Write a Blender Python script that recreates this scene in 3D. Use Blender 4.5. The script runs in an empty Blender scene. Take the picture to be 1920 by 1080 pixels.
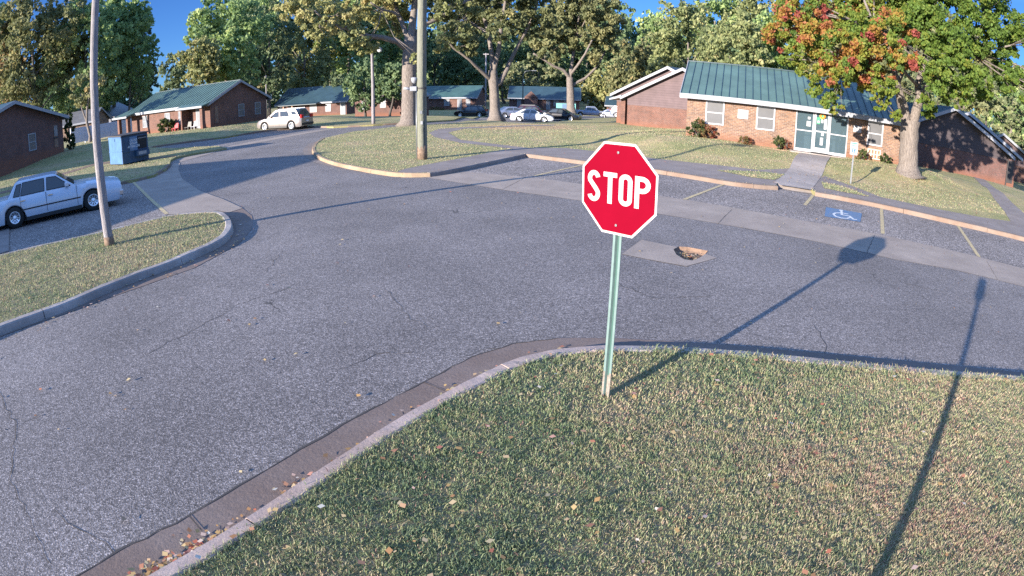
import bpy, bmesh, math, random
import numpy as np
from mathutils import Matrix, Vector
from mathutils.geometry import delaunay_2d_cdt
R = math.radians
scene = bpy.context.scene
COL = scene.collection

# ------------------------------------------------------------------ camera
LENS_F, LENS_K, PITCH, ROLL, CAM_H = 1120.92, 0.0327776, 0.336843, 0.0119167, 2.85
def cam_axis(x, y, z):
    cr, sr, cp, sp = math.cos(ROLL), math.sin(ROLL), math.cos(PITCH), math.sin(PITCH)
    x, y = x*cr - y*sr, x*sr + y*cr
    return (x, z*cp + y*sp, -z*sp + y*cp)
cd = bpy.data.cameras.new('camera'); cam = bpy.data.objects.new('camera', cd); COL.objects.link(cam)
a0, a1, a2 = cam_axis(1, 0, 0), cam_axis(0, 1, 0), cam_axis(0, 0, 1)
cam.matrix_world = Matrix(((a0[0], a1[0], -a2[0], 0), (a0[1], a1[1], -a2[1], 0), (a0[2], a1[2], -a2[2], CAM_H), (0, 0, 0, 1)))
cd.type = 'PANO'; cd.panorama_type = 'FISHEYE_LENS_POLYNOMIAL'      # the wide security-camera lens
cd.fisheye_fov = R(170); cd.sensor_width = 36; cd.sensor_height = 20.25; cd.sensor_fit = 'HORIZONTAL'
k1 = (1920/36)/LENS_F
cd.fisheye_polynomial_k0 = 0; cd.fisheye_polynomial_k1 = -k1; cd.fisheye_polynomial_k2 = 0
cd.fisheye_polynomial_k3 = -LENS_K*k1**3; cd.fisheye_polynomial_k4 = 0
cd.clip_start = 0.05; cd.clip_end = 3000
scene.camera = cam

# ------------------------------------------------------------------ sky, sun, exposure
SUN_EL, SUN_AZ = R(12.4), R(47.4 + 180)          # azimuth clockwise from +Y
w = bpy.data.worlds.new('World'); scene.world = w; w.use_nodes = True
nt = w.node_tree; bg = nt.nodes['Background']
sky = nt.nodes.new('ShaderNodeTexSky'); sky.sky_type = 'NISHITA'; sky.sun_disc = False
sky.sun_elevation = SUN_EL; sky.sun_rotation = SUN_AZ; sky.air_density = .8; sky.dust_density = 0.; sky.ozone_density = 4.0
hs = nt.nodes.new('ShaderNodeMix'); hs.data_type = 'RGBA'; hs.blend_type = 'MULTIPLY'; hs.inputs[0].default_value = 1; hs.inputs[7].default_value = (.92, .88, 1.02, 1)
tcw = nt.nodes.new('ShaderNodeTexCoord'); sz_ = nt.nodes.new('ShaderNodeSeparateXYZ'); nt.links.new(tcw.outputs['Generated'], sz_.inputs[0])
rw = nt.nodes.new('ShaderNodeValToRGB'); rw.color_ramp.elements[0].color = (.15, .22, .34, 1); rw.color_ramp.elements[0].position = .22; rw.color_ramp.elements[1].color = (1.62, 1.3, 1.2, 1); rw.color_ramp.elements[1].position = .6  # ramp darkens the low sky; overhead sky out of view is brightened as added fill
nt.links.new(sz_.outputs[2], rw.inputs[0]); nt.links.new(rw.outputs[0], hs.inputs[7])
nt.links.new(sky.outputs[0], hs.inputs[6]); nt.links.new(hs.outputs[2], bg.inputs[0]); bg.inputs[1].default_value = 0.15
ld = bpy.data.lights.new('sun', 'SUN'); ld.energy = 3.6; ld.angle = R(.5); ld.color = (1, .90, .78)
sun = bpy.data.objects.new('sun', ld); COL.objects.link(sun)
to_sun = Vector((math.sin(SUN_AZ)*math.cos(SUN_EL), math.cos(SUN_AZ)*math.cos(SUN_EL), math.sin(SUN_EL)))
sun.rotation_euler = to_sun.to_track_quat('Z', 'Y').to_euler()
vs = scene.view_settings; vs.view_transform = 'Standard'; vs.look = 'None'; vs.gamma = 1; vs.exposure = 1.95
cy = scene.cycles
cy.max_bounces = 6; cy.diffuse_bounces = 3; cy.glossy_bounces = 2; cy.transmission_bounces = 3; cy.transparent_max_bounces = 8
cy.use_denoising = False
cy.sample_clamp_indirect = 4

# ------------------------------------------------------------------ materials
MATS = {}
def mat(name, col, rough=.85, var=None, bump=None, metallic=0., spec=None, col2=None, tint=None, transl=0., stretch=None):
    """var=(scale, amount) mottling; col2 = second colour mixed by that noise; bump=(scale, distance)"""
    if name in MATS: return MATS[name]
    m = bpy.data.materials.new(name); m.use_nodes = True; t = m.node_tree; N = t.nodes; K = t.links
    b = N['Principled BSDF']; b.inputs['Roughness'].default_value = rough; b.inputs['Metallic'].default_value = metallic
    if spec is not None: b.inputs['Specular IOR Level'].default_value = spec
    c4 = (*col, 1); b.inputs['Base Color'].default_value = c4; src = None
    tc = N.new('ShaderNodeTexCoord'); vec = tc.outputs['Object']
    if stretch:
        mp = N.new('ShaderNodeMapping'); mp.inputs['Scale'].default_value = stretch; K.new(vec, mp.inputs[0]); vec = mp.outputs[0]
    if var:
        n = N.new('ShaderNodeTexNoise'); n.inputs['Scale'].default_value = var[0]; n.inputs['Detail'].default_value = 6; n.inputs['Roughness'].default_value = .65
        K.new(vec, n.inputs['Vector'])
        r = N.new('ShaderNodeValToRGB'); r.color_ramp.elements[0].position = .32; r.color_ramp.elements[1].position = .68
        ca = col2 or tuple(c*(1-var[1]) for c in col); cb = col if col2 else tuple(c*(1+var[1]) for c in col)
        r.color_ramp.elements[0].color = (*ca, 1); r.color_ramp.elements[1].color = (*cb, 1)
        K.new(n.outputs['Fac'], r.inputs[0]); src = r.outputs[0]
    if tint:                                       # face attribute 'tint' 0..n picks from a list of colours
        at = N.new('ShaderNodeAttribute'); at.attribute_name = 'tint'
        r = N.new('ShaderNodeValToRGB'); e = r.color_ramp.elements
        while len(e) < len(tint): e.new(.5)
        for i, (p, c) in enumerate(tint): e[i].position = p; e[i].color = (*c, 1)
        K.new(at.outputs['Fac'], r.inputs[0]); src = r.outputs[0]
    if src is not None: K.new(src, b.inputs['Base Color'])
    if bump:
        n2 = N.new('ShaderNodeTexNoise'); n2.inputs['Scale'].default_value = bump[0]; n2.inputs['Detail'].default_value = 5
        K.new(vec, n2.inputs['Vector']); bp = N.new('ShaderNodeBump'); bp.inputs['Distance'].default_value = bump[1]
        K.new(n2.outputs['Fac'], bp.inputs['Height']); K.new(bp.outputs[0], b.inputs['Normal'])
    if transl:
        tr = N.new('ShaderNodeBsdfTranslucent'); mx = N.new('ShaderNodeMixShader'); mx.inputs[0].default_value = transl
        if src is not None: K.new(src, tr.inputs[0])
        else: tr.inputs[0].default_value = c4
        K.new(b.outputs[0], mx.inputs[1]); K.new(tr.outputs[0], mx.inputs[2]); K.new(mx.outputs[0], N['Material Output'].inputs[0])
    MATS[name] = m; return m

def graph(name, fn, rough=.9):
    m = bpy.data.materials.new(name); m.use_nodes = True; t = m.node_tree
    b = t.nodes['Principled BSDF']; b.inputs['Roughness'].default_value = rough
    fn(t, t.nodes, t.links, b); MATS[name] = m; return m
def nnoise(N, K, vec, scale, detail=4, rough=.6, dist=0):
    n = N.new('ShaderNodeTexNoise'); n.inputs['Scale'].default_value = scale; n.inputs['Detail'].default_value = detail
    n.inputs['Roughness'].default_value = rough; n.inputs['Distortion'].default_value = dist; K.new(vec, n.inputs['Vector']); return n.outputs['Fac']
def nramp(N, K, fac, pts):
    r = N.new('ShaderNodeValToRGB'); e = r.color_ramp.elements
    while len(e) < len(pts): e.new(.5)
    for i, (p, c) in enumerate(pts):
        e[i].position = p; e[i].color = (*c, 1) if isinstance(c, tuple) else (c, c, c, 1)
    K.new(fac, r.inputs[0]); return r.outputs[0]
def nmix(N, K, fac, a, b, mode='MIX'):
    m = N.new('ShaderNodeMix'); m.data_type = 'RGBA'; m.blend_type = mode
    if isinstance(fac, float): m.inputs[0].default_value = fac
    else: K.new(fac, m.inputs[0])
    for s, i in ((a, 6), (b, 7)):
        if isinstance(s, tuple): m.inputs[i].default_value = (*s, 1)
        else: K.new(s, m.inputs[i])
    return m.outputs[2]
def nbump(N, K, h, b, dist, strength=1.):
    bp = N.new('ShaderNodeBump'); bp.inputs['Distance'].default_value = dist; bp.inputs['Strength'].default_value = strength
    K.new(h, bp.inputs['Height']); K.new(bp.outputs[0], b.inputs['Normal'])

def asphalt(base, speck, crack=True, coarse=90.):
    def f(t, N, K, b):
        v = N.new('ShaderNodeTexCoord').outputs['Object']
        big = nramp(N, K, nnoise(N, K, v, .35, 5, .6), [(.35, tuple(c*.80 for c in base)), (.65, tuple(c*1.15 for c in base))])
        mid = nramp(N, K, nnoise(N, K, v, 14, 4, .75), [(.3, .72), (.7, 1.28)])
        c = nmix(N, K, 1., big, mid, 'MULTIPLY')
        vo = N.new('ShaderNodeTexVoronoi'); vo.inputs['Scale'].default_value = coarse; K.new(v, vo.inputs['Vector'])
        st = N.new('ShaderNodeSeparateColor'); K.new(vo.outputs['Color'], st.inputs[0])
        sp = nramp(N, K, st.outputs[0], [(0., .25), (.45, .75), (.8, 1.3), (1., speck)])
        c = nmix(N, K, .85, c, sp, 'MULTIPLY')
        if crack:
            wv = N.new('ShaderNodeTexNoise'); wv.inputs['Scale'].default_value = 1.1; wv.inputs['Detail'].default_value = 6; K.new(v, wv.inputs['Vector'])
            ad = N.new('ShaderNodeVectorMath'); ad.operation = 'MULTIPLY_ADD'; K.new(wv.outputs['Color'], ad.inputs[0]); ad.inputs[1].default_value = (1.6, 1.6, 0); K.new(v, ad.inputs[2])
            ve = N.new('ShaderNodeTexVoronoi'); ve.feature = 'DISTANCE_TO_EDGE'; ve.inputs['Scale'].default_value = .22; K.new(ad.outputs[0], ve.inputs['Vector'])
            ln = nramp(N, K, ve.outputs['Distance'], [(0., 1.), (.0035, .0)])
            keep = nramp(N, K, nnoise(N, K, v, .5, 2), [(.57, 0.), (.66, 1.)])
            lk = nmix(N, K, 1., ln, keep, 'MULTIPLY'); sc = N.new('ShaderNodeSeparateColor'); K.new(lk, sc.inputs[0])
            c = nmix(N, K, sc.outputs[0], c, (.03, .028, .028))
            stn = nramp(N, K, nnoise(N, K, v, 1.7, 3, .5), [(.66, 0.), (.74, 1.)]); s2 = N.new('ShaderNodeSeparateColor'); K.new(stn, s2.inputs[0])
            mm = N.new('ShaderNodeMath'); mm.operation = 'MULTIPLY'; K.new(s2.outputs[0], mm.inputs[0]); mm.inputs[1].default_value = .3
            c = nmix(N, K, mm.outputs[0], c, tuple(x*.55 for x in base))
        K.new(c, b.inputs['Base Color'])
        nbump(N, K, vo.outputs['Distance'], b, .004, .55)
    return f
graph('asphalt', asphalt((.190, .167, .158), 2.5), .9)
graph('old_asphalt', asphalt((.215, .184, .168), 3.0, True, 42.), .92)
def concrete(base, stain=(.16, .125, .105), amt=.5, red=0.):
    def f(t, N, K, b):
        v = N.new('ShaderNodeTexCoord').outputs['Object']
        c = nramp(N, K, nnoise(N, K, v, 1.3, 7, .7), [(.3, tuple(x*.78 for x in base)), (.7, tuple(x*1.15 for x in base))])
        s = nramp(N, K, nnoise(N, K, v, .8, 6, .7), [(.52-.2*amt, 0.), (.7, 1.)]); q = N.new('ShaderNodeSeparateColor'); K.new(s, q.inputs[0])
        mm = N.new('ShaderNodeMath'); mm.operation = 'MULTIPLY'; K.new(q.outputs[0], mm.inputs[0]); mm.inputs[1].default_value = amt
        c = nmix(N, K, mm.outputs[0], c, stain)
        g = nramp(N, K, nnoise(N, K, v, 60, 3, .8), [(.3, .75), (.7, 1.25)]); c = nmix(N, K, .8, c, g, 'MULTIPLY')
        K.new(c, b.inputs['Base Color']); nbump(N, K, nnoise(N, K, v, 25, 5, .7), b, .008, .6)
    return f
graph('kerb_concrete', concrete((.245, .19, .15), (.17, .10, .065), .85))
graph('kerb_worn_yellow', concrete((.33, .25, .16), (.22, .13, .085), .85))
graph('kerb_white', concrete((.40, .355, .33), (.16, .13, .115), .75))
graph('gutter_concrete', concrete((.23, .19, .165), (.15, .11, .09), .7))
graph('gutter_dirty', concrete((.20, .155, .135), (.14, .095, .075), .8))
graph('walk_concrete', concrete((.25, .21, .19), (.16, .125, .11), .6))
graph('kerb_pale', concrete((.42, .33, .29), (.27, .17, .12), .6))
graph('valley_concrete', concrete((.33, .27, .225), (.23, .18, .15), .6))
graph('step_concrete', concrete((.36, .31, .28), (.2, .17, .155), .5))
def turf(t, N, K, b):
    v = N.new('ShaderNodeTexCoord').outputs['Object']
    a = nramp(N, K, nnoise(N, K, v, .45, 5, .65), [(.3, (.20, .21, .075)), (.5, (.30, .265, .115)), (.68, (.38, .29, .16))])
    f = nramp(N, K, nnoise(N, K, v, 9, 5, .8), [(.3, .7), (.7, 1.3)])
    c = nmix(N, K, 1., a, f, 'MULTIPLY')
    # bare reddish soil in the middle of the centre lawn
    gx = N.new('ShaderNodeVectorMath'); gx.operation = 'DISTANCE'; K.new(v, gx.inputs[0]); gx.inputs[1].default_value = (0.5, 42, -.1)
    d = N.new('ShaderNodeMath'); d.operation = 'MULTIPLY'; K.new(gx.outputs['Value'], d.inputs[0]); d.inputs[1].default_value = .1
    nn = N.new('ShaderNodeMath'); nn.operation = 'ADD'; K.new(d.outputs[0], nn.inputs[0]); K.new(nnoise(N, K, v, .5, 4, .7), nn.inputs[1])
    sl = nramp(N, K, nn.outputs[0], [(.75, 1.), (1.25, 0.)]); q = N.new('ShaderNodeSeparateColor'); K.new(sl, q.inputs[0])
    c = nmix(N, K, q.outputs[0], c, (.42, .25, .14))
    K.new(c, b.inputs['Base Color']); nbump(N, K, nnoise(N, K, v, 14, 5, .8), b, .03, .8)
graph('turf', turf, 1.)
def soil(t, N, K, b):
    v = N.new('ShaderNodeTexCoord').outputs['Object']
    c = nramp(N, K, nnoise(N, K, v, 22, 5, .8), [(.3, (.15, .13, .065)), (.5, (.25, .21, .11)), (.7, (.36, .27, .17))])
    K.new(c, b.inputs['Base Color']); nbump(N, K, nnoise(N, K, v, 40, 4, .8), b, .02, 1.)
graph('near_turf', soil, 1.)
mat('dirt', (.20, .13, .09), 1, (6, .35), (20, .02))
def brick(c1, c2, mortar, name, lo=.6):
    def f(t, N, K, b):
        v = N.new('ShaderNodeTexCoord').outputs['Object']; s = N.new('ShaderNodeSeparateXYZ'); K.new(v, s.inputs[0])
        ad = N.new('ShaderNodeMath'); ad.operation = 'ADD'; K.new(s.outputs[0], ad.inputs[0]); K.new(s.outputs[1], ad.inputs[1])
        cb = N.new('ShaderNodeCombineXYZ'); K.new(ad.outputs[0], cb.inputs[0]); K.new(s.outputs[2], cb.inputs[1])
        br = N.new('ShaderNodeTexBrick'); K.new(cb.outputs[0], br.inputs['Vector']); br.inputs['Scale'].default_value = 1
        br.inputs['Color1'].default_value = (*c1, 1); br.inputs['Color2'].default_value = (*c2, 1); br.inputs['Mortar'].default_value = (*mortar, 1)
        br.inputs['Brick Width'].default_value = .23; br.inputs['Row Height'].default_value = .078; br.inputs['Mortar Size'].default_value = .011; br.inputs['Bias'].default_value = -.1
        g = nramp(N, K, nnoise(N, K, v, 1.2, 5, .7), [(.3, lo), (.7, 1.3)])
        g2 = nramp(N, K, nnoise(N, K, v, 9, 3, .7), [(.3, .7), (.7, 1.3)])
        c = nmix(N, K, .7, br.outputs[0], g, 'MULTIPLY'); c = nmix(N, K, .8, c, g2, 'MULTIPLY')
        # red clay splashed on the lowest courses
        z = nramp(N, K, s.outputs[2], [(.15, 1.), (.6, 0.)]); q = N.new('ShaderNodeSeparateColor'); K.new(z, q.inputs[0])
        mm = N.new('ShaderNodeMath'); mm.operation = 'MULTIPLY'; K.new(q.outputs[0], mm.inputs[0]); mm.inputs[1].default_value = .55
        c = nmix(N, K, mm.outputs[0], c, (.22, .085, .045))
        K.new(c, b.inputs['Base Color']); nbump(N, K, br.outputs['Fac'], b, -.006, .8)
    graph(name, f, .9)
brick((.26, .14, .085), (.13, .075, .06), (.26, .21, .17), 'brick_tan')
brick((.155, .058, .038), (.10, .044, .034), (.19, .14, .12), 'brick_red')
brick((.15, .062, .050), (.10, .050, .045), (.13, .10, .09), 'brick_dark')
def siding(name, col):
    def f(t, N, K, b):
        v = N.new('ShaderNodeTexCoord').outputs['Object']; s = N.new('ShaderNodeSeparateXYZ'); K.new(v, s.inputs[0])
        m1 = N.new('ShaderNodeMath'); m1.operation = 'MULTIPLY'; K.new(s.outputs[2], m1.inputs[0]); m1.inputs[1].default_value = 1/.19
        m2 = N.new('ShaderNodeMath'); m2.operation = 'FRACT'; K.new(m1.outputs[0], m2.inputs[0])
        c = nramp(N, K, m2.outputs[0], [(0., tuple(x*.45 for x in col)), (.12, col), (1., tuple(x*1.1 for x in col))])
        g = nramp(N, K, nnoise(N, K, v, 1.5, 4, .6), [(.3, .82), (.7, 1.15)]); c = nmix(N, K, 1., c, g, 'MULTIPLY'); K.new(c, b.inputs['Base Color'])
    graph(name, f, .8)
siding('siding_mauve', (.115, .08, .083)); siding('siding_dark', (.062, .049, .054)); mat('siding_grey', (.30, .30, .34), .8)
mat('worn_paint', (.22, .185, .155), .8, (30, .35))
def roofm(col, name, ribs=True):
    def f(t, N, K, b):
        v = N.new('ShaderNodeTexCoord').outputs['Object']
        c = nramp(N, K, nnoise(N, K, v, .9, 4, .6), [(.3, tuple(x*.8 for x in col)), (.7, tuple(x*1.2 for x in col))])
        K.new(c, b.inputs['Base Color'])
    graph(name, f, .42)
roofm((.072, .125, .108), 'roof_green'); roofm((.045, .095, .085), 'roof_teal'); roofm((.03, .06, .075), 'roof_slate'); roofm((.02, .027, .025), 'roof_black'); roofm((.16, .16, .17), 'roof_grey')
mat('white_paint', (.42, .42, .44), .6, (8, .06)); mat('white_trim', (.28, .29, .32), .6, (4, .1)); mat('cream', (.62, .55, .42), .7)
mat('dark_trim', (.045, .04, .04), .7); mat('soffit', (.12, .085, .075), .8)
mat('blind', (.12, .12, .125), .35, (2, .08)); mat('blind_light', (.2, .21, .23), .35, (3, .15)); mat('dark_glass', (.02, .022, .025), .08)
mat('car_glass', (.05, .06, .07), .05, spec=.9); mat('black_rubber', (.015, .015, .016), .8, (30, .2)); mat('chrome', (.62, .63, .66), .22, metallic=1.)
mat('rim_silver', (.70, .71, .74), .25, metallic=.7); mat('black_plastic', (.02, .02, .022), .5); mat('interior', (.06, .055, .055), .9)
mat('red_lens', (.45, .01, .012), .2); mat('lamp_lens', (.75, .77, .78), .12); mat('plate_white', (.7, .7, .68), .5)
mat('sign_red', (.18, .002, .013), .6, (3, .06), spec=.02); mat('sign_white', (.46, .44, .44), .4); mat('galvanised', (.22, .23, .24), .45, (30, .15), metallic=.5)
mat('post_green', (.14, .205, .195), .5, (12, .12)); mat('post_green_dark', (.045, .105, .09), .55)
mat('dumpster_blue', (.02, .06, .12), .5, (4, .3)); mat('dumpster_side', (.06, .15, .33), .5, (3, .2)); mat('dumpster_teal', (.16, .42, .42), .5)
mat('white_text', (.7, .74, .78), .6); mat('ada_blue', (.06, .17, .34), .8, (9, .35), col2=(.16, .19, .23)); mat('ada_white', (.7, .7, .7), .8, (22, .25), col2=(.42, .45, .5))
mat('line_yellow', (.64, .49, .22), .85, (12, .5), col2=(.30, .25, .19)); mat('blue_plain', (.03, .12, .45), .5); mat('green_plain', (.05, .42, .16), .5)
mat('red_plain', (.5, .03, .04), .6); mat('orange_plain', (.75, .28, .03), .5); mat('yellow_glass', (.75, .7, .12), .3); mat('floor_tan', (.35, .28, .2), .7); mat('room_wall', (.22, .25, .27), .9)
mat('pole_wood', (.36, .34, .35), .95, (9, .4), (18, .02), stretch=(6, 6, .35), col2=(.17, .15, .155)); mat('pole_green', (.24, .235, .18), .95, (8, .35), (18, .02), stretch=(6, 6, .3), col2=(.13, .14, .11))
mat('pole_foot', (.20, .14, .10), 1, (14, .4)); mat('bark', (.27, .23, .20), 1, (5, .4), (8, .06), stretch=(4, 4, .7), col2=(.11, .09, .08)); mat('bark_dark', (.10, .085, .075), 1, (5, .4), (8, .05), stretch=(4, 4, .7))
mat('fence_white', (.55, .56, .62), .7); mat('mulch', (.11, .06, .045), 1, (20, .4), (30, .02)); mat('brick_edge', (.36, .21, .15), .9, (9, .3))
LEAFP = {
 'green': [(0., (.022, .045, .014)), (.35, (.04, .075, .018)), (.7, (.085, .12, .025)), (1., (.16, .17, .035))],
 'darkgreen': [(0., (.015, .034, .014)), (.5, (.032, .058, .02)), (.85, (.06, .085, .025)), (1., (.11, .12, .03))],
 'dark': [(0., (.015, .028, .012)), (.5, (.03, .048, .018)), (.85, (.06, .07, .022)), (1., (.12, .09, .03))],
 'olive': [(0., (.035, .05, .016)), (.4, (.075, .085, .024)), (.75, (.13, .12, .035)), (1., (.2, .14, .04))],
 'yellow': [(0., (.045, .06, .018)), (.35, (.09, .105, .025)), (.7, (.155, .15, .035)), (1., (.20, .14, .04))],
 'yellowgreen': [(0., (.04, .06, .02)), (.4, (.09, .115, .03)), (.75, (.15, .16, .045)), (1., (.2, .17, .06))],
 'rust': [(0., (.04, .04, .015)), (.4, (.10, .07, .025)), (.75, (.18, .10, .03)), (1., (.24, .12, .035))],
 'pine': [(0., (.03, .05, .02)), (.4, (.065, .085, .03)), (.75, (.12, .13, .05)), (1., (.18, .16, .07))],
 'hero': [(0., (.045, .085, .018)), (.3, (.12, .20, .03)), (.55, (.24, .26, .04)), (.72, (.36, .19, .04)), (.86, (.38, .14, .06)), (1., (.32, .075, .06))],
 'shrub': [(0., (.03, .055, .02)), (.5, (.08, .11, .03)), (.75, (.2, .13, .05)), (1., (.25, .07, .04))],
}
for k, p in LEAFP.items():
    if k not in ('hero', 'shrub'): p[:] = [(a, tuple(min(.6, (c*.66+.34*(col[0]*.42+col[1]*.42+col[2]*.16)*w_)*(4.5 if k in ('green', 'dark', 'darkgreen') else 2.65)) for c, w_ in zip(col, (1.05, 1., .8)))) for a, col in p]
    mat('leaf_'+k, p[1][1], .7, tint=p, transl=.45)
mat('blade', (.1, .15, .04), .65, tint=[(0., (.10, .16, .09)), (.28, (.20, .26, .12)), (.48, (.34, .35, .18)), (.68, (.46, .39, .24)), (.9, (.50, .37, .27)), (1., (.36, .19, .15))], transl=.3)
mat('litter', (.3, .2, .08), .8, tint=[(0., (.28, .13, .06)), (.3, (.45, .28, .10)), (.55, (.5, .40, .22)), (.8, (.36, .09, .05)), (1., (.6, .55, .45))], transl=.1)

# ------------------------------------------------------------------ object helpers
def tag(o, label=None, cat=None, group=None, kind=None):
    if label: o['label'] = label
    if cat: o['category'] = cat
    if group: o['group'] = group
    if kind: o['kind'] = kind
    return o
def empty(name, loc, rz=0., label=None, cat=None, group=None):
    o = bpy.data.objects.new(name, None); COL.objects.link(o); o.location = loc; o.rotation_euler = (0, 0, rz); o.empty_display_size = .3
    return tag(o, label, cat, group)
class MB:
    """collects shapes, builds them as ONE mesh object"""
    def __init__(s): s.v = []; s.f = []
    def add(s, vs, fs):
        n = len(s.v); s.v += [tuple(v) for v in vs]; s.f += [tuple(i+n for i in f) for f in fs]; return s
    def box(s, x0, x1, y0, y1, z0, z1):
        return s.add([(x0,y0,z0),(x1,y0,z0),(x1,y1,z0),(x0,y1,z0),(x0,y0,z1),(x1,y0,z1),(x1,y1,z1),(x0,y1,z1)],
                     [(0,3,2,1),(4,5,6,7),(0,1,5,4),(1,2,6,5),(2,3,7,6),(3,0,4,7)])
    def hexa(s, p):
        return s.add(p, [(0,3,2,1),(4,5,6,7),(0,1,5,4),(1,2,6,5),(2,3,7,6),(3,0,4,7)])
    def prism(s, pts, d):
        """closed polygon (3d points) pushed along d"""
        n = len(pts); a = [Vector(p) for p in pts]; b = [p+Vector(d) for p in a]
        return s.add(a+b, [tuple(range(n))[::-1], tuple(range(n, 2*n))]+[(i, (i+1) % n, n+(i+1) % n, n+i) for i in range(n)])
    def lathe(s, prof, n=24, axis='z', c=(0,0,0), cap=True):
        vs = []; fs = []
        for r, h in prof:
            for i in range(n):
                a = 2*math.pi*i/n; p = (r*math.cos(a), r*math.sin(a), h)
                if axis == 'y': p = (p[0], p[2], p[1])
                if axis == 'x': p = (p[2], p[0], p[1])
                vs.append((p[0]+c[0], p[1]+c[1], p[2]+c[2]))
        m = len(prof)
        for j in range(m-1):
            for i in range(n): fs.append((j*n+i, j*n+(i+1) % n, (j+1)*n+(i+1) % n, (j+1)*n+i))
        if cap: fs.append(tuple(range(n))[::-1]); fs.append(tuple(range((m-1)*n, m*n)))
        return s.add(vs, fs)
    def tube(s, path, n=10, rough=0., seed=0, flare=None):
        """path of (x,y,z,r)"""
        rs = random.Random(seed); P = [Vector(p[:3]) for p in path]; vs = []; fs = []
        # refine
        PP = []; RR = []
        for i in range(len(P)-1):
            k = max(1, int((P[i+1]-P[i]).length/.35)) if rough else 1
            for j in range(k):
                t = j/k; PP.append(P[i].lerp(P[i+1], t)); RR.append(path[i][3]*(1-t)+path[i+1][3]*t)
        PP.append(P[-1]); RR.append(path[-1][3])
        up = Vector((0, 1, 0)) if abs((PP[-1]-PP[0]).normalized().y) < .8 else Vector((1, 0, 0))
        ph = [rs.uniform(.92, 1.08) for _ in range(n)]
        for i, p in enumerate(PP):
            d = (PP[min(i+1, len(PP)-1)]-PP[max(i-1, 0)]).normalized(); a = d.cross(up).normalized(); b = d.cross(a).normalized()
            for j in range(n):
                t = 2*math.pi*j/n; r = RR[i]*((1+rs.uniform(-rough, rough))*(1+(ph[j]-1)*(1 if rough else 0)))
                vs.append(p+a*math.cos(t)*r+b*math.sin(t)*r)
        for i in range(len(PP)-1):
            for j in range(n): fs.append((i*n+j, i*n+(j+1) % n, (i+1)*n+(j+1) % n, (i+1)*n+j))
        fs.append(tuple(range(n))); fs.append(tuple(range((len(PP)-1)*n, len(PP)*n))[::-1])
        return s.add(vs, fs)
    def build(s, name, m, parent=None, smooth=False, bevel=0., loc=None, rz=0.):
        me = bpy.data.meshes.new(name); me.from_pydata(s.v, [], s.f); me.validate(); me.update()
        bm = bmesh.new(); bm.from_mesh(me); bmesh.ops.recalc_face_normals(bm, faces=bm.faces); bm.to_mesh(me); bm.free()
        if smooth: me.shade_smooth()
        o = bpy.data.objects.new(name, me); COL.objects.link(o); me.materials.append(MATS[m])
        if parent: o.parent = parent
        if loc: o.location = loc
        if rz: o.rotation_euler = (0, 0, rz)
        if bevel:
            b = o.modifiers.new('b', 'BEVEL'); b.width = bevel; b.segments = 2; b.limit_method = 'ANGLE'; b.angle_limit = R(40)
            if smooth: me.shade_smooth()
        return o
def text_mesh(name, txt, size, m, parent, loc, rot, thick=.003, align='CENTER'):
    c = bpy.data.curves.new(name, 'FONT'); c.body = txt; c.size = size; c.align_x = align; c.align_y = 'CENTER'; c.extrude = thick; c.resolution_u = 3
    o = bpy.data.objects.new(name, c); COL.objects.link(o)
    dg = bpy.context.evaluated_depsgraph_get(); me = bpy.data.meshes.new_from_object(o.evaluated_get(dg)); bpy.data.objects.remove(o)
    o = bpy.data.objects.new(name, me); COL.objects.link(o); me.materials.clear(); me.materials.append(MATS[m]); o.parent = parent; o.location = loc; o.rotation_euler = rot
    return o
def copy_tree(o, parent=None):
    c = o.copy(); COL.objects.link(c)
    if parent: c.parent = parent
    for ch in o.children: copy_tree(ch, c)
    return c

# ------------------------------------------------------------------ terrain
# ground-plan coordinates in metres (x right, y ahead, camera above 0,0)
CT=[(8.5,29.2,0.6),(19.2,25.2,0.55),(14,35,0.6),(13.5,26.2,0.42),(9,48,0.05),(17,40,0.3),(-26.5,47.7,0.5),(-22,53,0.5),(-40,64,0.3),(-36,37.7,0.8),(-19.4,49.1,0.0),(2,67,-1.0),(-6,88,-1.6),(13,107,-2.1),(-6.5,104,-1.4),(-27,91,-0.9),(10,118,-1.6),(38,34,-0.5),(29,29,0.1),(-22,28.6,0),(-4,22.3,0),(-11,46.5,0),(4,42,0),(-20,40,0),(12.8,20.5,0.02),(16.5,13.5,0),(21,20,0.08),(10.2,18.2,0),(4.8,20,0),(3,27,0.02),(18,10,0),(-15,13.5,0),(-30,20,0.2),(30,5,-0.1),(-60,10,0.5),(-60,60,0.6),(-9,60,-0.3),(-3,50,-0.15),(5,53,-0.45),(-1,54,-0.4),(1,59,-0.75),(8,85,-1.25),(-2,75,-1.1),(-4,84,-1.5),(15,60,-0.5),(60,60,-1.5),(60,20,-1),(-30,120,-1),(40,110,-1.5),(-12,-8,0),(-12,-3,0),(-12,2,0),(-12,7,0),(-12,12,0),(-12,17,0),(-7,-8,0),(-7,-3,0),(-7,2,0),(-7,7,0),(-7,12,0),(-7,17,0),(-2,-8,0),(-2,-3,0),(-2,2,0),(-2,7,0),(-2,12,0),(-2,17,0),(3,-8,0),(3,-3,0),(3,2,0),(3,7,0),(3,12,0),(3,17,0),(8,-8,0),(8,-3,0),(8,2,0),(8,7,0),(8,12,0),(8,17,0),(13,-8,0),(13,-3,0),(13,2,0),(13,7,0),(13,12,0),(13,17,0)]
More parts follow.
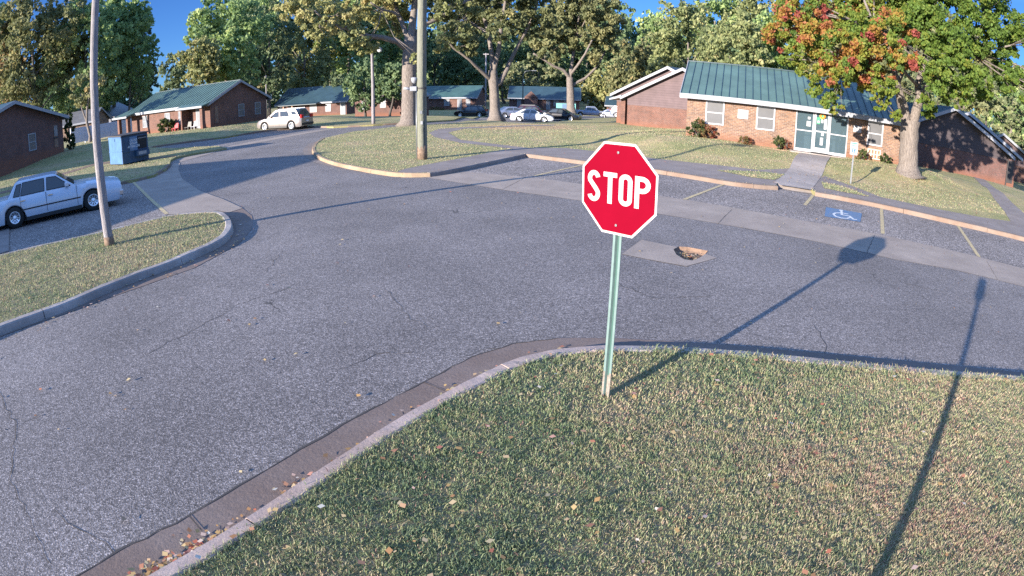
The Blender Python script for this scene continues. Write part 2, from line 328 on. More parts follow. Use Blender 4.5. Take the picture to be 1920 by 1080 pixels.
G={
 'kerb_c1':[(-11.15,33.86),(-10.81,31.5),(-10.01,28.53),(-9.19,26.24),(-8.01,23.79),(-6.7,21.81),(-5.48,20.41),(-4.42,19.33),(-3.58,18.63),(-2.64,18.68),(-2.28,19.08),(-1.88,19.63),(-1.18,20.93),(-0.4,22.26),(0.49,23.92)],
 'kerb_c2':[(0.49,23.92),(2.52,22.12),(4.88,20.6),(6.1,19.49),(7.12,18.5),(7.99,18.25),(8.79,18.29)],
 'ramp':[(9.2,19.04),(9.63,18.64),(10.16,18.44)],
 'kerb_c3':[(9.92,17.64),(10.96,16.97),(11.85,16.32),(12.81,15.46),(13.91,14.56),(15.03,13.85),(16.04,13.19),(17.61,11.98)],
 'lawn_top':[(17.03,88.03),(11.56,83.2),(6.03,70.69),(1.71,53.15),(-0.16,49.52),(-2.34,60.43),(-4.46,48.51),(-6.45,44.23),(-8.53,42.06),(-10.6,38.37)],
 'gut_c':[(-11.31,34.37),(-11.35,31.75),(-10.53,28.6),(-9.57,26.14),(-8.18,23.39),(-6.86,21.68),(-5.38,20.23),(-3.62,18.85)],
 'path':[(1.03,24.66),(-0.5,26.41),(-2.55,28.55),(-4.21,31.75),(-5.02,35.24),(-4.92,39.0),(-3.63,40.69),(-0.88,41.93),(2.99,44.14),(2.92,43.13),(-0.85,40.6),(-3.23,38.94),(-3.84,34.89),(-2.68,30.01),(-0.4,27.47),(1.08,25.96)],
 'walk_up':[(-3.78,19.13),(-3.63,19.74),(-3.05,20.78),(-1.89,22.77),(-0.43,25.54),(1.11,26.66),(2.31,26.72),(4.24,25.19),(5.73,23.55),(7.11,22.86),(9.56,21.98),(11.52,22.94),(14.9,28.5),(16.06,27.22),(12.06,21.18),(12.75,22.05),(12.87,19.8),(12.91,17.89),(14.66,16.54),(16.46,15.86),(18.14,15.73),(22.9,21.41),(29.36,29.36),(43.04,46.16),(42.92,44.31),(28.5,26.89),(21.41,17.8),(21.32,15.33),(21.43,12.59)],
 'entry':[(14.98,28.65),(16.06,27.22),(11.97,21.02),(9.97,18.04),(9.01,18.57),(9.19,19.37),(11.56,23.04)],
 'cracks':[[(-4.41,5.54),(-4.25,6.04),(-4.04,6.6),(-3.86,7.31)],[(-3.86,7.31),(-3.46,7.82),(-3.28,8.27)],[(-6.07,4.27),(-5.1,3.63),(-4.41,2.83),(-3.71,2.36),(-3.25,2.06)],[(-3.63,2.61),(-3.03,2.46),(-2.77,2.39)],[(-4.05,8.79),(-4.26,10.08)],[(-1.86,8.07),(-1.27,6.88),(-1.04,6.68)],[(-0.57,5.81),(-0.32,6.05),(0.01,6.1)],[(1.95,9.9),(2.91,9.33)],[(3.63,5.62),(3.9,5.99),(4.13,6.75)],[(1.52,8.44),(2.04,7.76),(2.89,7.89)],[(-1.81,5.5),(-1.53,5.85),(-1.12,5.94)],[(7.1,8.69),(7.76,8.27),(8.26,7.31)]],
 'joints':[[(-2.38,2.92),(-2.2,2.79)],[(-0.88,5.24),(-0.63,5.06)],[(-8.05,23.2),(-8.35,24.82)],[(4.63,12.65),(5.67,14.48)],[(-0.33,16.25),(0.38,18.63)],[(8.93,12.4),(7.51,10.63)],[(11.4,10.49),(10.33,9.02)]],
 'sliver1':[(7.52,21.18),(9.31,21.55),(10.55,21.34),(9.32,19.75),(8.48,19.93)],
 'sliver2':[(11.56,20.15),(10.85,18.65),(11.53,18.12),(12.25,17.69),(12.28,18.87),(12.12,19.82)],
 'valley_far':[(-1.99,20.03),(0.97,18.37),(1.97,17.59),(4.09,15.92),(4.66,15.61),(7.4,13.54),(9.21,12.45),(11.43,10.84),(12.43,10.0),(13.61,9.02)],
 'valley_near':[(-3.63,18.97),(-2.73,18.57),(-0.21,16.25),(1.69,14.94),(3.5,13.52),(6.47,11.55),(8.05,10.23),(9.45,9.62),(10.88,8.63),(11.84,7.71)],
 'stall_lines':[[(2.48,21.83),(0.69,19.0)],[(5.31,20.89),(3.51,18.4)],[(7.47,19.43),(4.66,15.57)],[(10.12,18.05),(8.56,15.78)],[(12.07,16.61),(9.32,12.58)],[(14.11,14.74),(11.43,10.84)]],
 'ada':[(9.27,15.69),(10.27,15.12),(9.38,13.83),(8.4,14.24)],
 'slab':[(2.5,11.04),(1.93,10.0),(2.38,9.67),(2.93,9.33),(3.69,9.9),(3.36,10.36)],
 'hole':[(2.98,10.4),(3.14,10.6),(3.32,10.58),(3.65,10.35),(3.52,10.12),(3.34,9.87),(3.14,9.69),(3.01,9.74),(2.94,10.04)],
 'kerb_f':[(-2.58,1.68),(-2.32,2.14),(-1.97,2.65),(-1.63,3.26),(-1.34,3.76),(-1.01,4.32),(-0.62,4.84),(-0.32,5.21),(0.01,5.56),(0.47,5.82),(1.06,5.92),(1.67,5.9),(2.46,5.78),(3.27,5.56),(4.19,5.29),(5.07,5.03),(6.46,4.65),(7.53,4.38)],
 'gut_f':[(-3.29,1.5),(-2.95,2.07),(-2.77,2.38),(-2.38,2.91),(-1.9,3.73),(-1.44,4.47),(-0.87,5.24),(-0.45,5.82),(0.01,6.19),(0.57,6.38),(1.2,6.39),(1.91,6.29),(2.81,6.12),(3.76,5.87),(4.95,5.54),(6.85,4.96)],
 'kerb_l':[(-7.87,5.18),(-7.62,5.75),(-7.2,6.38),(-6.91,6.89),(-6.71,7.53),(-6.46,8.21),(-6.12,8.89),(-6.02,9.27),(-5.87,9.81),(-5.8,10.19),(-5.79,10.72),(-6.02,11.5),(-6.45,12.3),(-6.89,12.91),(-7.28,13.32),(-7.86,13.38),(-8.54,13.21),(-8.98,12.86),(-10.01,11.44),(-12.0,9.94),(-12.79,9.04)],
 'gut_l':[(-7.86,5.12),(-7.58,5.66),(-6.84,6.76),(-6.14,7.98),(-5.61,8.99),(-5.43,10.57),(-5.68,11.71),(-5.97,12.49),(-6.34,13.22),(-7.04,14.15)],
 'apron':[(-15.8,20.96),(-15.46,22.24),(-15.86,24.12),(-17.1,26.52),(-16.52,26.24),(-15.15,23.83),(-12.83,20.44),(-10.14,17.25),(-8.4,15.6),(-7.04,14.15),(-7.21,13.66),(-7.67,13.92),(-8.14,13.86),(-8.87,13.72),(-9.21,13.71)],
 'lot_l':[(-15.8,20.96),(-9.21,13.71),(-9.33,13.36),(-10.4,11.88),(-12.41,10.28),(-13.24,9.35),(-22.25,13.32),(-22.22,18.33),(-18.41,19.09),(-16.74,20.56)],
 'walk_l':[(-22.64,16.53),(-15.95,13.45),(-12.53,10.38),(-13.24,9.35)],
 'line_l':[(-15.68,20.8),(-11.8,16.51),(-9.3,13.79)],
 'lawn_l':[(-3.9,90.34),(-5.68,56.25),(-8.54,46.83),(-10.82,45.48),(-13.89,44.84),(-16.04,46.57),(-17.37,46.38),(-19.8,44.71),(-21.68,41.36),(-23.84,39.84),(-25.51,37.76),(-25.66,36.45),(-22.03,34.57),(-19.5,33.92),(-18.0,33.3),(-16.44,31.48),(-17.0,30.82),(-17.81,29.66),(-18.29,28.64),(-17.69,27.12),(-16.43,25.06),(-15.59,23.42),(-15.02,21.52),(-15.46,20.56),(-16.17,19.87),(-17.93,18.6),(-20.05,16.5),(-22.44,14.42)],
 'dirt_l':[(-24.62,20.41),(-23.93,21.31),(-25.27,25.92),(-25.59,30.17),(-22.36,29.36),(-20.7,29.3),(-18.79,29.44),(-18.39,28.79),(-20.14,28.5),(-21.63,28.38),(-24.78,29.2),(-24.2,24.8),(-23.17,20.62),(-23.89,19.79)],
 'gutter_strip':[(-17.63,32.1),(-17.34,34.35),(-16.47,37.6),(-15.38,41.01),(-14.03,44.57),(-13.64,43.31),(-14.69,39.14),(-15.55,35.46),(-16.56,32.78),(-16.84,26.76),(-17.94,28.07)],
 'road_far':[(-2.54,111.02),(3.78,118.86),(9.49,111.58),(19.33,116.55),(22.11,113.29)],
}
HERO={'t1':{'D':44.6,'limbs':[[(-7.81,43.91,-0.0,0.836),(-7.76,43.92,0.36,0.656),(-7.72,43.93,0.88,0.557),(-7.71,43.93,2.28,0.517),(-7.7,43.93,3.88,0.497),(-7.67,43.94,5.09,0.497),(-7.63,43.94,6.09,0.517),(-7.6,43.95,6.78,0.398)],[(-7.82,43.91,5.82,0.279),(-8.47,43.35,6.37,0.219),(-9.52,42.69,6.7,0.199),(-10.35,42.06,6.78,0.179),(-11.71,41.26,7.43,0.159),(-12.67,40.52,7.68,0.119),(-13.04,39.95,8.04,0.08),(-13.47,39.36,8.63,0.06)],[(-7.48,43.97,5.97,0.199),(-7.07,44.37,7.21,0.199),(-6.54,44.79,7.77,0.179),(-5.41,45.28,8.41,0.159),(-4.66,45.7,9.08,0.139),(-3.49,46.13,9.76,0.099),(-2.51,46.53,10.68,0.06)],[(-7.59,43.95,6.5,0.338),(-7.53,44.21,7.54,0.279),(-7.46,44.48,8.81,0.259),(-7.41,44.74,10.52,0.199),(-7.45,44.99,12.72,0.119)],[(-7.75,43.92,6.54,0.219),(-8.24,44.6,7.61,0.199),(-8.74,45.26,8.54,0.179),(-9.21,45.94,9.51,0.159),(-9.88,46.56,11.19,0.119)],[(-8.45,43.79,8.36,0.119),(-8.82,43.04,8.62,0.099),(-9.43,42.23,8.71,0.08),(-10.02,41.4,9.16,0.06)]],'blobs':[(-12.0,40.87,8.27,1.67,0.75),(-13.11,39.48,7.28,1.11,0.6),(-10.76,45.34,9.1,1.79,0.7),(-11.0,40.12,6.6,0.99,0.5),(-9.55,46.63,8.75,1.59,0.5),(-10.18,41.37,6.05,0.88,0.55),(-7.58,45.98,10.73,1.99,0.4),(-5.42,45.28,9.25,1.67,0.3),(-8.8,43.72,11.27,2.39,0.6),(-4.3,46.4,7.23,1.03,0.3),(-3.52,46.47,9.81,1.59,0.35),(-10.59,44.35,12.38,2.39,0.6),(-6.26,45.17,12.7,2.39,0.4),(-9.13,46.72,7.43,0.72,0.6),(-14.86,39.92,9.03,1.59,0.7),(-5.83,47.24,6.26,0.72,0.6),(-6.72,41.05,4.92,0.48,0.5)],'base':(-7.81,43.91,0.04)},'t2':{'D':62,'limbs':[[(-1.85,61.97,-0.58,1.051),(-1.91,61.97,-0.14,0.719),(-1.97,61.97,0.42,0.553),(-2.03,61.97,1.82,0.498),(-2.1,61.96,2.94,0.498),(-2.21,61.96,3.83,0.525),(-2.22,61.96,4.62,0.415)],[(-2.32,61.96,3.61,0.221),(-2.79,61.44,3.99,0.221),(-3.41,60.9,4.59,0.194),(-3.86,60.38,5.01,0.166),(-4.47,59.83,5.65,0.138),(-6.0,59.2,6.83,0.111),(-6.72,58.62,7.88,0.083)],[(-2.22,61.96,4.45,0.277),(-2.36,62.46,6.44,0.249),(-2.79,62.94,8.77,0.221),(-3.39,63.41,11.15,0.194),(-3.74,63.89,14.21,0.111)],[(-2.16,61.96,4.45,0.277),(-1.64,61.73,6.68,0.249),(-1.39,61.48,9.2,0.194),(-0.99,61.24,12.01,0.138),(-0.8,60.99,14.27,0.083)],[(-1.93,61.97,3.05,0.332),(-1.45,62.27,3.45,0.304),(-0.98,62.56,4.36,0.249),(-0.55,62.85,5.45,0.221),(0.15,63.14,6.96,0.194),(1.07,63.42,8.84,0.166),(2.0,63.68,10.76,0.138),(2.43,63.95,13.07,0.083)],[(-2.75,61.94,8.67,0.138),(-3.87,62.38,9.29,0.111),(-5.28,62.78,10.51,0.083)]],'blobs':[(-6.05,59.69,7.95,1.88,0.3),(-4.45,62.84,9.93,1.99,0.3),(-2.59,63.95,11.81,2.32,0.25),(-0.34,62.0,10.97,2.32,0.3),(1.89,63.97,11.27,2.32,0.35),(1.09,64.99,8.99,1.33,0.35),(-4.48,59.83,6.85,1.11,0.35),(-1.58,58.98,8.4,1.33,0.3),(-3.63,61.89,14.44,3.32,0.3),(0.71,62.0,14.47,3.32,0.3),(-6.82,61.62,10.98,1.88,0.3),(3.53,62.9,9.72,1.66,0.4)],'base':(-1.85,61.97,-0.53)},'t3':{'D':85,'limbs':[[(8.04,84.62,-1.18,0.986),(8.02,84.62,-0.49,0.72),(7.93,84.63,0.27,0.569),(7.87,84.64,1.65,0.531),(7.79,84.64,3.18,0.493),(7.69,84.65,4.48,0.455)],[(7.7,84.65,4.32,0.265),(6.82,84.22,5.43,0.227),(5.37,83.83,5.98,0.19),(4.01,83.4,6.84,0.152),(2.52,82.96,7.68,0.114)],[(7.7,84.65,4.32,0.303),(7.92,84.88,5.64,0.265),(8.2,85.11,7.98,0.227),(8.71,85.31,10.36,0.19),(8.92,85.54,13.55,0.114)],[(8.02,84.62,3.11,0.227),(8.49,84.98,3.59,0.227),(9.94,85.22,4.42,0.19),(11.16,85.47,5.64,0.152),(12.02,85.76,6.79,0.152),(12.87,86.04,8.66,0.114)],[(7.83,84.64,4.86,0.19),(8.85,83.87,6.41,0.19),(9.7,83.1,7.94,0.152),(10.46,82.34,9.82,0.114)]],'blobs':[(4.7,82.87,8.11,1.97,0.5),(7.1,85.71,9.54,2.27,0.45),(9.6,84.46,10.33,2.58,0.5),(12.48,86.1,9.43,2.12,0.55),(5.5,84.82,11.75,2.73,0.45),(8.82,84.54,13.42,3.03,0.45),(12.67,85.06,12.51,2.73,0.5),(11.12,84.27,7.3,1.36,0.6),(3.22,82.94,9.97,1.82,0.45),(6.94,84.72,15.73,3.03,0.4),(11.38,84.24,15.89,3.03,0.45)],'base':(8.03,84.62,-1.14)},'maple':{'D':29.4,'limbs':[[(18.18,23.11,0.36,0.865),(18.16,23.12,0.56,0.656),(18.14,23.14,1.01,0.498),(18.1,23.16,1.93,0.446),(18.07,23.19,2.7,0.472),(18.07,23.19,3.06,0.498)],[(17.95,23.28,2.88,0.262),(17.63,23.26,3.61,0.249),(17.32,23.22,4.19,0.197),(17.11,23.11,4.61,0.157),(16.81,23.07,5.26,0.131),(16.33,23.15,5.91,0.105),(15.77,23.27,7.05,0.079),(15.24,23.37,8.2,0.052)],[(18.19,23.1,2.86,0.262),(18.38,23.13,3.56,0.249),(18.58,23.15,4.3,0.223),(18.56,23.35,4.84,0.184),(18.82,23.33,5.61,0.144),(19.01,23.35,6.68,0.118),(19.23,23.36,8.3,0.092),(19.41,23.4,9.97,0.052)],[(17.58,23.57,4.21,0.118),(16.73,23.41,4.74,0.092),(15.62,23.42,5.05,0.079),(14.43,23.44,5.22,0.066),(13.26,23.4,5.4,0.039)],[(18.4,22.93,4.33,0.131),(19.03,22.9,5.15,0.105),(19.98,22.58,5.98,0.092),(21.04,22.11,6.85,0.066),(22.11,21.59,7.62,0.039)],[(17.49,23.63,4.65,0.105),(18.23,23.91,5.74,0.092),(18.72,24.38,7.16,0.079),(19.01,24.99,8.89,0.052)],[(18.28,23.03,4.76,0.105),(17.38,22.77,5.12,0.079),(16.08,22.8,6.35,0.066),(14.41,23.01,7.02,0.052),(13.2,22.86,7.26,0.026)]],'blobs':[(11.97,24.65,6.21,1.18,3),(13.08,25.21,7.19,1.31,2),(13.0,22.97,5.81,1.26,2),(14.55,23.22,6.57,1.31,0.5),(14.83,21.84,5.75,1.26,2),(13.65,22.6,4.75,1.1,2),(15.21,27.47,7.46,1.18,0.5),(12.88,24.19,4.87,0.89,0.6),(13.45,23.87,3.87,0.79,0.5),(13.3,22.8,3.19,0.52,0.55),(15.01,22.93,4.72,0.89,3),(15.63,22.51,4.59,0.73,3),(15.94,24.7,7.81,1.31,0.6),(15.99,22.25,6.8,1.18,2),(15.81,21.15,5.58,0.89,2),(17.51,24.85,8.28,1.31,0.5),(17.8,23.4,7.98,1.31,0.4),(14.7,25.46,8.29,1.57,2),(16.51,24.33,9.09,1.57,0.5),(18.0,21.96,7.46,1.36,0.3),(17.95,20.7,6.47,1.31,0.3),(18.53,20.18,5.66,1.21,0.35),(20.46,21.12,7.75,1.44,0.25),(21.95,21.03,6.82,1.15,0.25),(20.7,20.88,5.19,0.89,0.35),(19.06,21.05,4.52,0.73,0.4),(17.15,20.07,4.95,0.79,0.35),(22.87,21.51,8.87,1.31,0.2),(24.21,21.53,8.11,0.89,0.2),(19.06,22.38,9.0,1.57,0.3),(20.68,20.9,9.59,1.57,0.3),(18.25,23.05,9.91,1.57,0.4),(12.88,25.31,5.63,0.89,0.6),(11.89,24.69,4.98,0.52,0.5),(15.67,22.48,3.65,0.47,0.6),(16.31,22.02,3.19,0.31,0.6),(16.94,20.25,5.58,0.79,0.4),(17.36,21.2,4.0,0.42,0.4),(22.9,21.48,5.96,0.68,0.3),(15.27,21.54,4.22,0.63,0.5),(12.84,26.45,7.52,0.94,2),(11.73,25.87,6.0,0.58,2),(24.43,21.28,6.55,0.68,0.3),(21.91,19.6,5.64,0.89,0.3),(23.75,18.98,6.32,1.31,0.3),(23.73,19.0,8.58,1.57,0.3),(18.79,22.61,3.67,0.47,0.4),(22.91,18.42,5.22,0.79,0.3),(22.54,17.27,5.28,1.05,0.3)],'base':(18.2,23.09,0.42)}}
BG=[(-72.25,69.14,5.4,25.1,8.5,-71.48,69.93,0.51,'olive','broad'),
(-66.9,77.0,2.2,24.3,9.1,-66.56,77.29,0.39,'green','broad'),
(-78.41,68.32,6.4,22.3,4.6,-78.46,68.26,0.44,'rust','broad'),
(-61.54,83.83,3.5,23.7,4.5,-63.15,82.63,0.19,'green','broad'),
(-65.31,90.98,3.8,19.3,3.6,-65.55,90.81,-0.08,'dark','broad'),
(-70.01,109.54,5.5,14.9,3.5,-70.25,109.38,-0.47,'dark','broad'),
(-38.48,74.67,4.6,18.3,6.4,-38.66,74.58,0.16,'green','broad'),
(-38.81,67.66,4.5,12.1,3.1,-39.15,67.46,0.3,'yellow','broad'),
(-39.37,91.92,2.5,20.7,4.9,-39.55,91.85,-0.82,'dark','broad'),
(-41.5,114.73,0.8,24.2,6.5,-41.17,114.84,-0.99,'yellow','broad'),
(-35.47,127.14,1.1,25.4,8.8,-36.17,126.95,-1.0,'green','broad'),
(-18.63,73.68,0.4,7.2,3.1,-18.55,73.7,-0.68,'darkgreen','broad'),
(-14.38,72.59,1.0,6.6,2.2,-15.12,72.44,-0.74,'darkgreen','broad'),
(-29.03,95.69,1.7,5.7,2.3,-29.28,95.62,-0.9,'dark','broad'),
(-28.25,135.08,2.5,26.1,6.2,-28.32,135.06,-1.01,'green','broad'),
(-17.7,133.83,1.6,19.3,6.6,-17.7,133.83,-1.08,'darkgreen','broad'),
(-11.38,139.54,0.8,11.5,6.2,-11.35,139.54,-1.21,'darkgreen','broad'),
(-3.29,149.96,-0.7,19.7,6.7,-2.51,149.98,-1.26,'darkgreen','broad'),
(5.55,139.89,-0.6,12.3,5.7,5.69,139.88,-1.48,'pine','pine'),
(-0.79,135.0,-0.3,9.4,3.1,-0.71,135.0,-1.47,'pine','pine'),
(13.75,149.37,-1.7,22.8,6.7,14.02,149.34,-1.37,'darkgreen','broad'),
(19.11,126.57,-1.3,8.5,5.5,17.58,126.79,-1.62,'yellow','broad'),
(19.7,103.13,-0.8,13.4,4.3,19.91,103.1,-2.02,'olive','broad'),
(23.12,138.08,1.6,25.8,6.2,22.89,138.12,-1.51,'darkgreen','broad'),
(19.94,85.71,-0.3,11.1,3.9,19.88,85.72,-1.2,'olive','broad'),
(20.21,69.1,1.5,15.7,5.0,20.46,69.03,-0.56,'yellowgreen','broad'),
(22.81,59.8,2.1,12.4,4.3,23.03,59.71,-0.45,'yellowgreen','broad'),
(32.2,67.74,3.4,17.3,5.4,33.11,67.3,-0.5,'green','broad'),
(35.04,60.6,3.5,16.9,5.0,35.32,60.44,-0.4,'olive','broad'),
(37.59,54.25,3.4,14.6,4.4,37.81,54.1,-0.33,'olive','broad'),
(39.03,45.57,1.8,10.7,4.3,39.11,45.5,-0.33,'pine','pine'),
(44.15,43.53,1.5,9.7,3.7,44.15,43.53,-0.41,'pine','pine'),
(50.19,42.86,0.8,9.4,3.5,50.1,42.96,-0.53,'pine','pine'),
(47.8,36.27,1.9,14.4,4.3,47.84,36.22,-0.44,'green','broad'),
(-87.49,66.67,6.7,29.1,8.8,-87.03,67.28,0.31,'green','broad'),
(-73.13,76.73,10.4,25.7,6.6,-73.2,76.67,0.37,'olive','broad'),
(-66.66,84.97,11.8,24.9,5.8,-66.97,84.73,0.14,'green','broad'),
(-48.09,104.46,11.4,23.6,7.2,-48.21,104.41,-0.8,'green','broad'),
(-40.29,128.85,10.4,26.1,9.6,-40.21,128.87,-0.99,'yellow','broad'),
(-34.58,145.96,9.3,28.3,8.0,-34.67,145.94,-0.98,'olive','broad'),
(-8.76,164.77,9.3,29.0,8.8,-8.58,164.78,-1.06,'olive','broad'),
(5.01,167.93,9.6,30.9,9.0,5.64,167.91,-1.1,'darkgreen','broad'),
(19.65,166.85,11.6,31.3,9.0,19.83,166.83,-1.13,'olive','broad'),
(28.55,116.55,8.8,19.7,5.4,28.97,116.45,-1.57,'green','broad'),
(32.21,94.67,9.4,21.1,6.2,32.81,94.47,-1.39,'green','broad'),
(38.86,89.97,8.3,21.4,5.2,39.13,89.85,-1.21,'yellowgreen','broad'),
(50.43,80.51,10.7,22.4,6.8,51.0,80.15,-1.06,'green','broad'),
(52.69,66.7,7.7,21.6,5.3,53.14,66.34,-1.45,'olive','broad'),
(54.66,58.41,4.5,17.3,4.3,54.76,58.32,-1.49,'olive','broad'),
(62.39,56.24,4.6,14.2,4.5,62.38,56.26,-1.5,'green','broad')]
CTA = np.array(CT, float)
def TZ(x, y):
    x = np.asarray(x, float); y = np.asarray(y, float)
    d2 = (x[..., None]-CTA[:, 0])**2+(y[..., None]-CTA[:, 1])**2
    ww = 1/(d2+2.0)**2
    return (ww*CTA[:, 2]).sum(-1)/ww.sum(-1)
def tz(x, y): return float(TZ(np.float64(x), np.float64(y)))
LIFT = .12
def inside(px, py, poly):
    r = np.zeros(len(px), bool); n = len(poly); j = n-1
    for i in range(n):
        xi, yi = poly[i]; xj, yj = poly[j]
        if yi != yj:
            r ^= ((yi > py) != (yj > py)) & (px < (xj-xi)*(py-yi)/(yj-yi)+xi)
        j = i
    return r
def area(p): return .5*sum(p[i-1][0]*p[i][1]-p[i][0]*p[i-1][1] for i in range(len(p)))
def densify(p, step, closed=True):
    out = []; n = len(p)
    for i in range(n if closed else n-1):
        a = Vector(p[i]); b = Vector(p[(i+1) % n]); k = max(1, int((b-a).length/step))
        out += [tuple(a.lerp(b, t/k)) for t in range(k)]
    if not closed: out.append(tuple(p[-1]))
    return out
def smooth_line(p, it=2):
    for _ in range(it):
        q = [p[0]]
        for i in range(len(p)-1):
            a = Vector(p[i]); b = Vector(p[i+1]); q += [tuple(a.lerp(b, .25)), tuple(a.lerp(b, .75))]
        q.append(p[-1]); p = q
    return p
def sheet(name, poly, off, m, step=1.5, holes=(), skirt=0., kind='structure', jitter=True, parent=None):
    """a draped sheet over the terrain with the given outline"""
    poly = densify([tuple(q) for q in poly], step*1.5)
    if area(poly) < 0: poly = poly[::-1]
    xs = [q[0] for q in poly]; ys = [q[1] for q in poly]
    gx, gy = np.meshgrid(np.arange(min(xs), max(xs), step), np.arange(min(ys), max(ys), step)); gx = gx.ravel()+.01; gy = gy.ravel()+.013
    k = inside(gx, gy, poly)
    for h in holes: k &= ~inside(gx, gy, h)
    pts = [Vector(q) for q in poly]+[Vector((float(a), float(b))) for a, b in zip(gx[k], gy[k])]
    n = len(poly); edges = [(i, (i+1) % n) for i in range(n)]; 
    for h in holes:
        b0 = len(pts); pts += [Vector(q) for q in h]; edges += [(b0+i, b0+(i+1) % len(h)) for i in range(len(h))]
    vo, eo, fo, _, _, _ = delaunay_2d_cdt(pts, edges, [], 0, 1e-5)
    vo = [(v.x, v.y) for v in vo]
    cx = np.array([sum(vo[i][0] for i in f)/len(f) for f in fo]); cyy = np.array([sum(vo[i][1] for i in f)/len(f) for f in fo])
    keep = inside(cx, cyy, poly)
    for h in holes: keep &= ~inside(cx, cyy, h)
    va = np.array(vo); z = TZ(va[:, 0], va[:, 1])+off
    V = [(a, b, float(c)) for (a, b), c in zip(vo, z)]; F = [tuple(f) for f, kk in zip(fo, keep) if kk]
    mb = MB(); mb.add(V, F)
    if skirt:
        mb.add([(q[0], q[1], tz(*q)+off) for q in poly]+[(q[0], q[1], tz(*q)+off-skirt) for q in poly], [(i, (i+1) % n, n+(i+1) % n, n+i) for i in range(n)])
    o = mb.build(name, m, parent)
    for pl in o.data.polygons:
        if pl.normal.z < 0 and abs(pl.normal.z) > .5: pl.flip()
    return tag(o, kind=kind) if kind else o
def offset_line(p, d):
    out = []
    for i in range(len(p)):
        a = Vector(p[max(i-1, 0)]); b = Vector(p[min(i+1, len(p)-1)]); t = (b-a).normalized(); out.append((p[i][0]-t.y*d, p[i][1]+t.x*d))
    return out
def kerb(name, line, side, m, label=None, width=.16, h=.14, seg=3.0, gap=.012, drop=.03):
    """kerb stones along a line (front top edge); side=+1 grows to the left of the direction"""
    line = densify(smooth_line(line, 2), .22, False)
    L = [0.]
    for i in range(1, len(line)): L.append(L[-1]+(Vector(line[i])-Vector(line[i-1])).length)
    mb = MB(); prof = [(-.025, -drop), (-.012, h*.45), (0, h-.025), (.02, h-.003), (width-.02, h), (width, h-.012), (width, -drop)]
    cur = []; start = 0; rs = random.Random(len(line))
    def flush(c):
        if len(c) < 2: return
        rows = []
        offs = [offset_line(c, side*q[0]) for q in prof]; dz = rs.uniform(-.006, .006)
        vs = []; k = len(prof)
        for i in range(len(c)):
            zb = tz(*c[i])
            for j in range(k): vs.append((offs[j][i][0], offs[j][i][1], zb+prof[j][1]+dz+rs.uniform(-.003, .003)))
        fs = [(i*k+j, i*k+(j+1) % k, (i+1)*k+(j+1) % k, (i+1)*k+j) for i in range(len(c)-1) for j in range(k)]
        fs += [tuple(range(k)), tuple(range((len(c)-1)*k, len(c)*k))[::-1]]
        mb.add(vs, fs)
    for i, q in enumerate(line):
        cur.append(q)
        if L[i]-start > seg:
            a = Vector(cur[-2]); b = Vector(cur[-1]); cur[-1] = tuple(b-(b-a).normalized()*gap); flush(cur); cur = [q]; start = L[i]
    flush(cur)
    o = mb.build(name, m); return tag(o, kind='structure')
def strip(name, a, b, off, m, step=.5, **kw):
    return sheet(name, list(a)+list(b)[::-1], off, m, step, **kw)
# ------------------------------------------------------------------ ground, road, kerbs, lawns
def big_ground():
    ax = np.unique(np.concatenate([np.arange(-120, 121, 4), np.geomspace(124, 1500, 14), -np.geomspace(124, 1500, 14)]))
    ay = np.unique(np.concatenate([np.arange(-40, 181, 4), np.geomspace(184, 2000, 14), -np.geomspace(44, 800, 8)]))
    X, Y = np.meshgrid(ax, ay); Z = TZ(X, Y)-.10
    nx, ny = len(ax), len(ay); V = np.stack([X.ravel(), Y.ravel(), Z.ravel()], 1).tolist()
    F = [(j*nx+i, j*nx+i+1, (j+1)*nx+i+1, (j+1)*nx+i) for j in range(ny-1) for i in range(nx-1)]
    m = MB(); m.add(V, F); tag(m.build('ground', 'turf', smooth=True), kind='structure')
big_ground()
road = [(-60, -14), (40, -14), (40, -6), (30, 6), (17.5, 15.5), (11, 20), (6, 23), (2, 26), (0, 34), (0, 44)] + G['road_far'][0:0] + \
       [(22, 62), (26, 90), (16, 104), (2, 112), (-12, 108), (-9, 92), (-8, 60), (-12, 50), (-22, 47.5), (-27, 40), (-27, 33), (-24, 24), (-34, 22), (-60, 12)]
sheet('road', road, 0, 'asphalt', 1.2, holes=[G['hole']], skirt=.2)
ext = lambda p, q, d: (q[0]+(q[0]-p[0])/math.dist(p, q)*d, q[1]+(q[1]-p[1])/math.dist(p, q)*d)
kf = G['kerb_f']; kf = [ext(kf[1], kf[0], 14)]+kf+[ext(kf[-2], kf[-1], 30)]
kl = G['kerb_l']; kl = [ext(kl[1], kl[0], 8)]+kl+[ext(kl[-2], kl[-1], 8)]
kc3 = G['kerb_c3']+[ext(G['kerb_c3'][-2], G['kerb_c3'][-1], 30)]
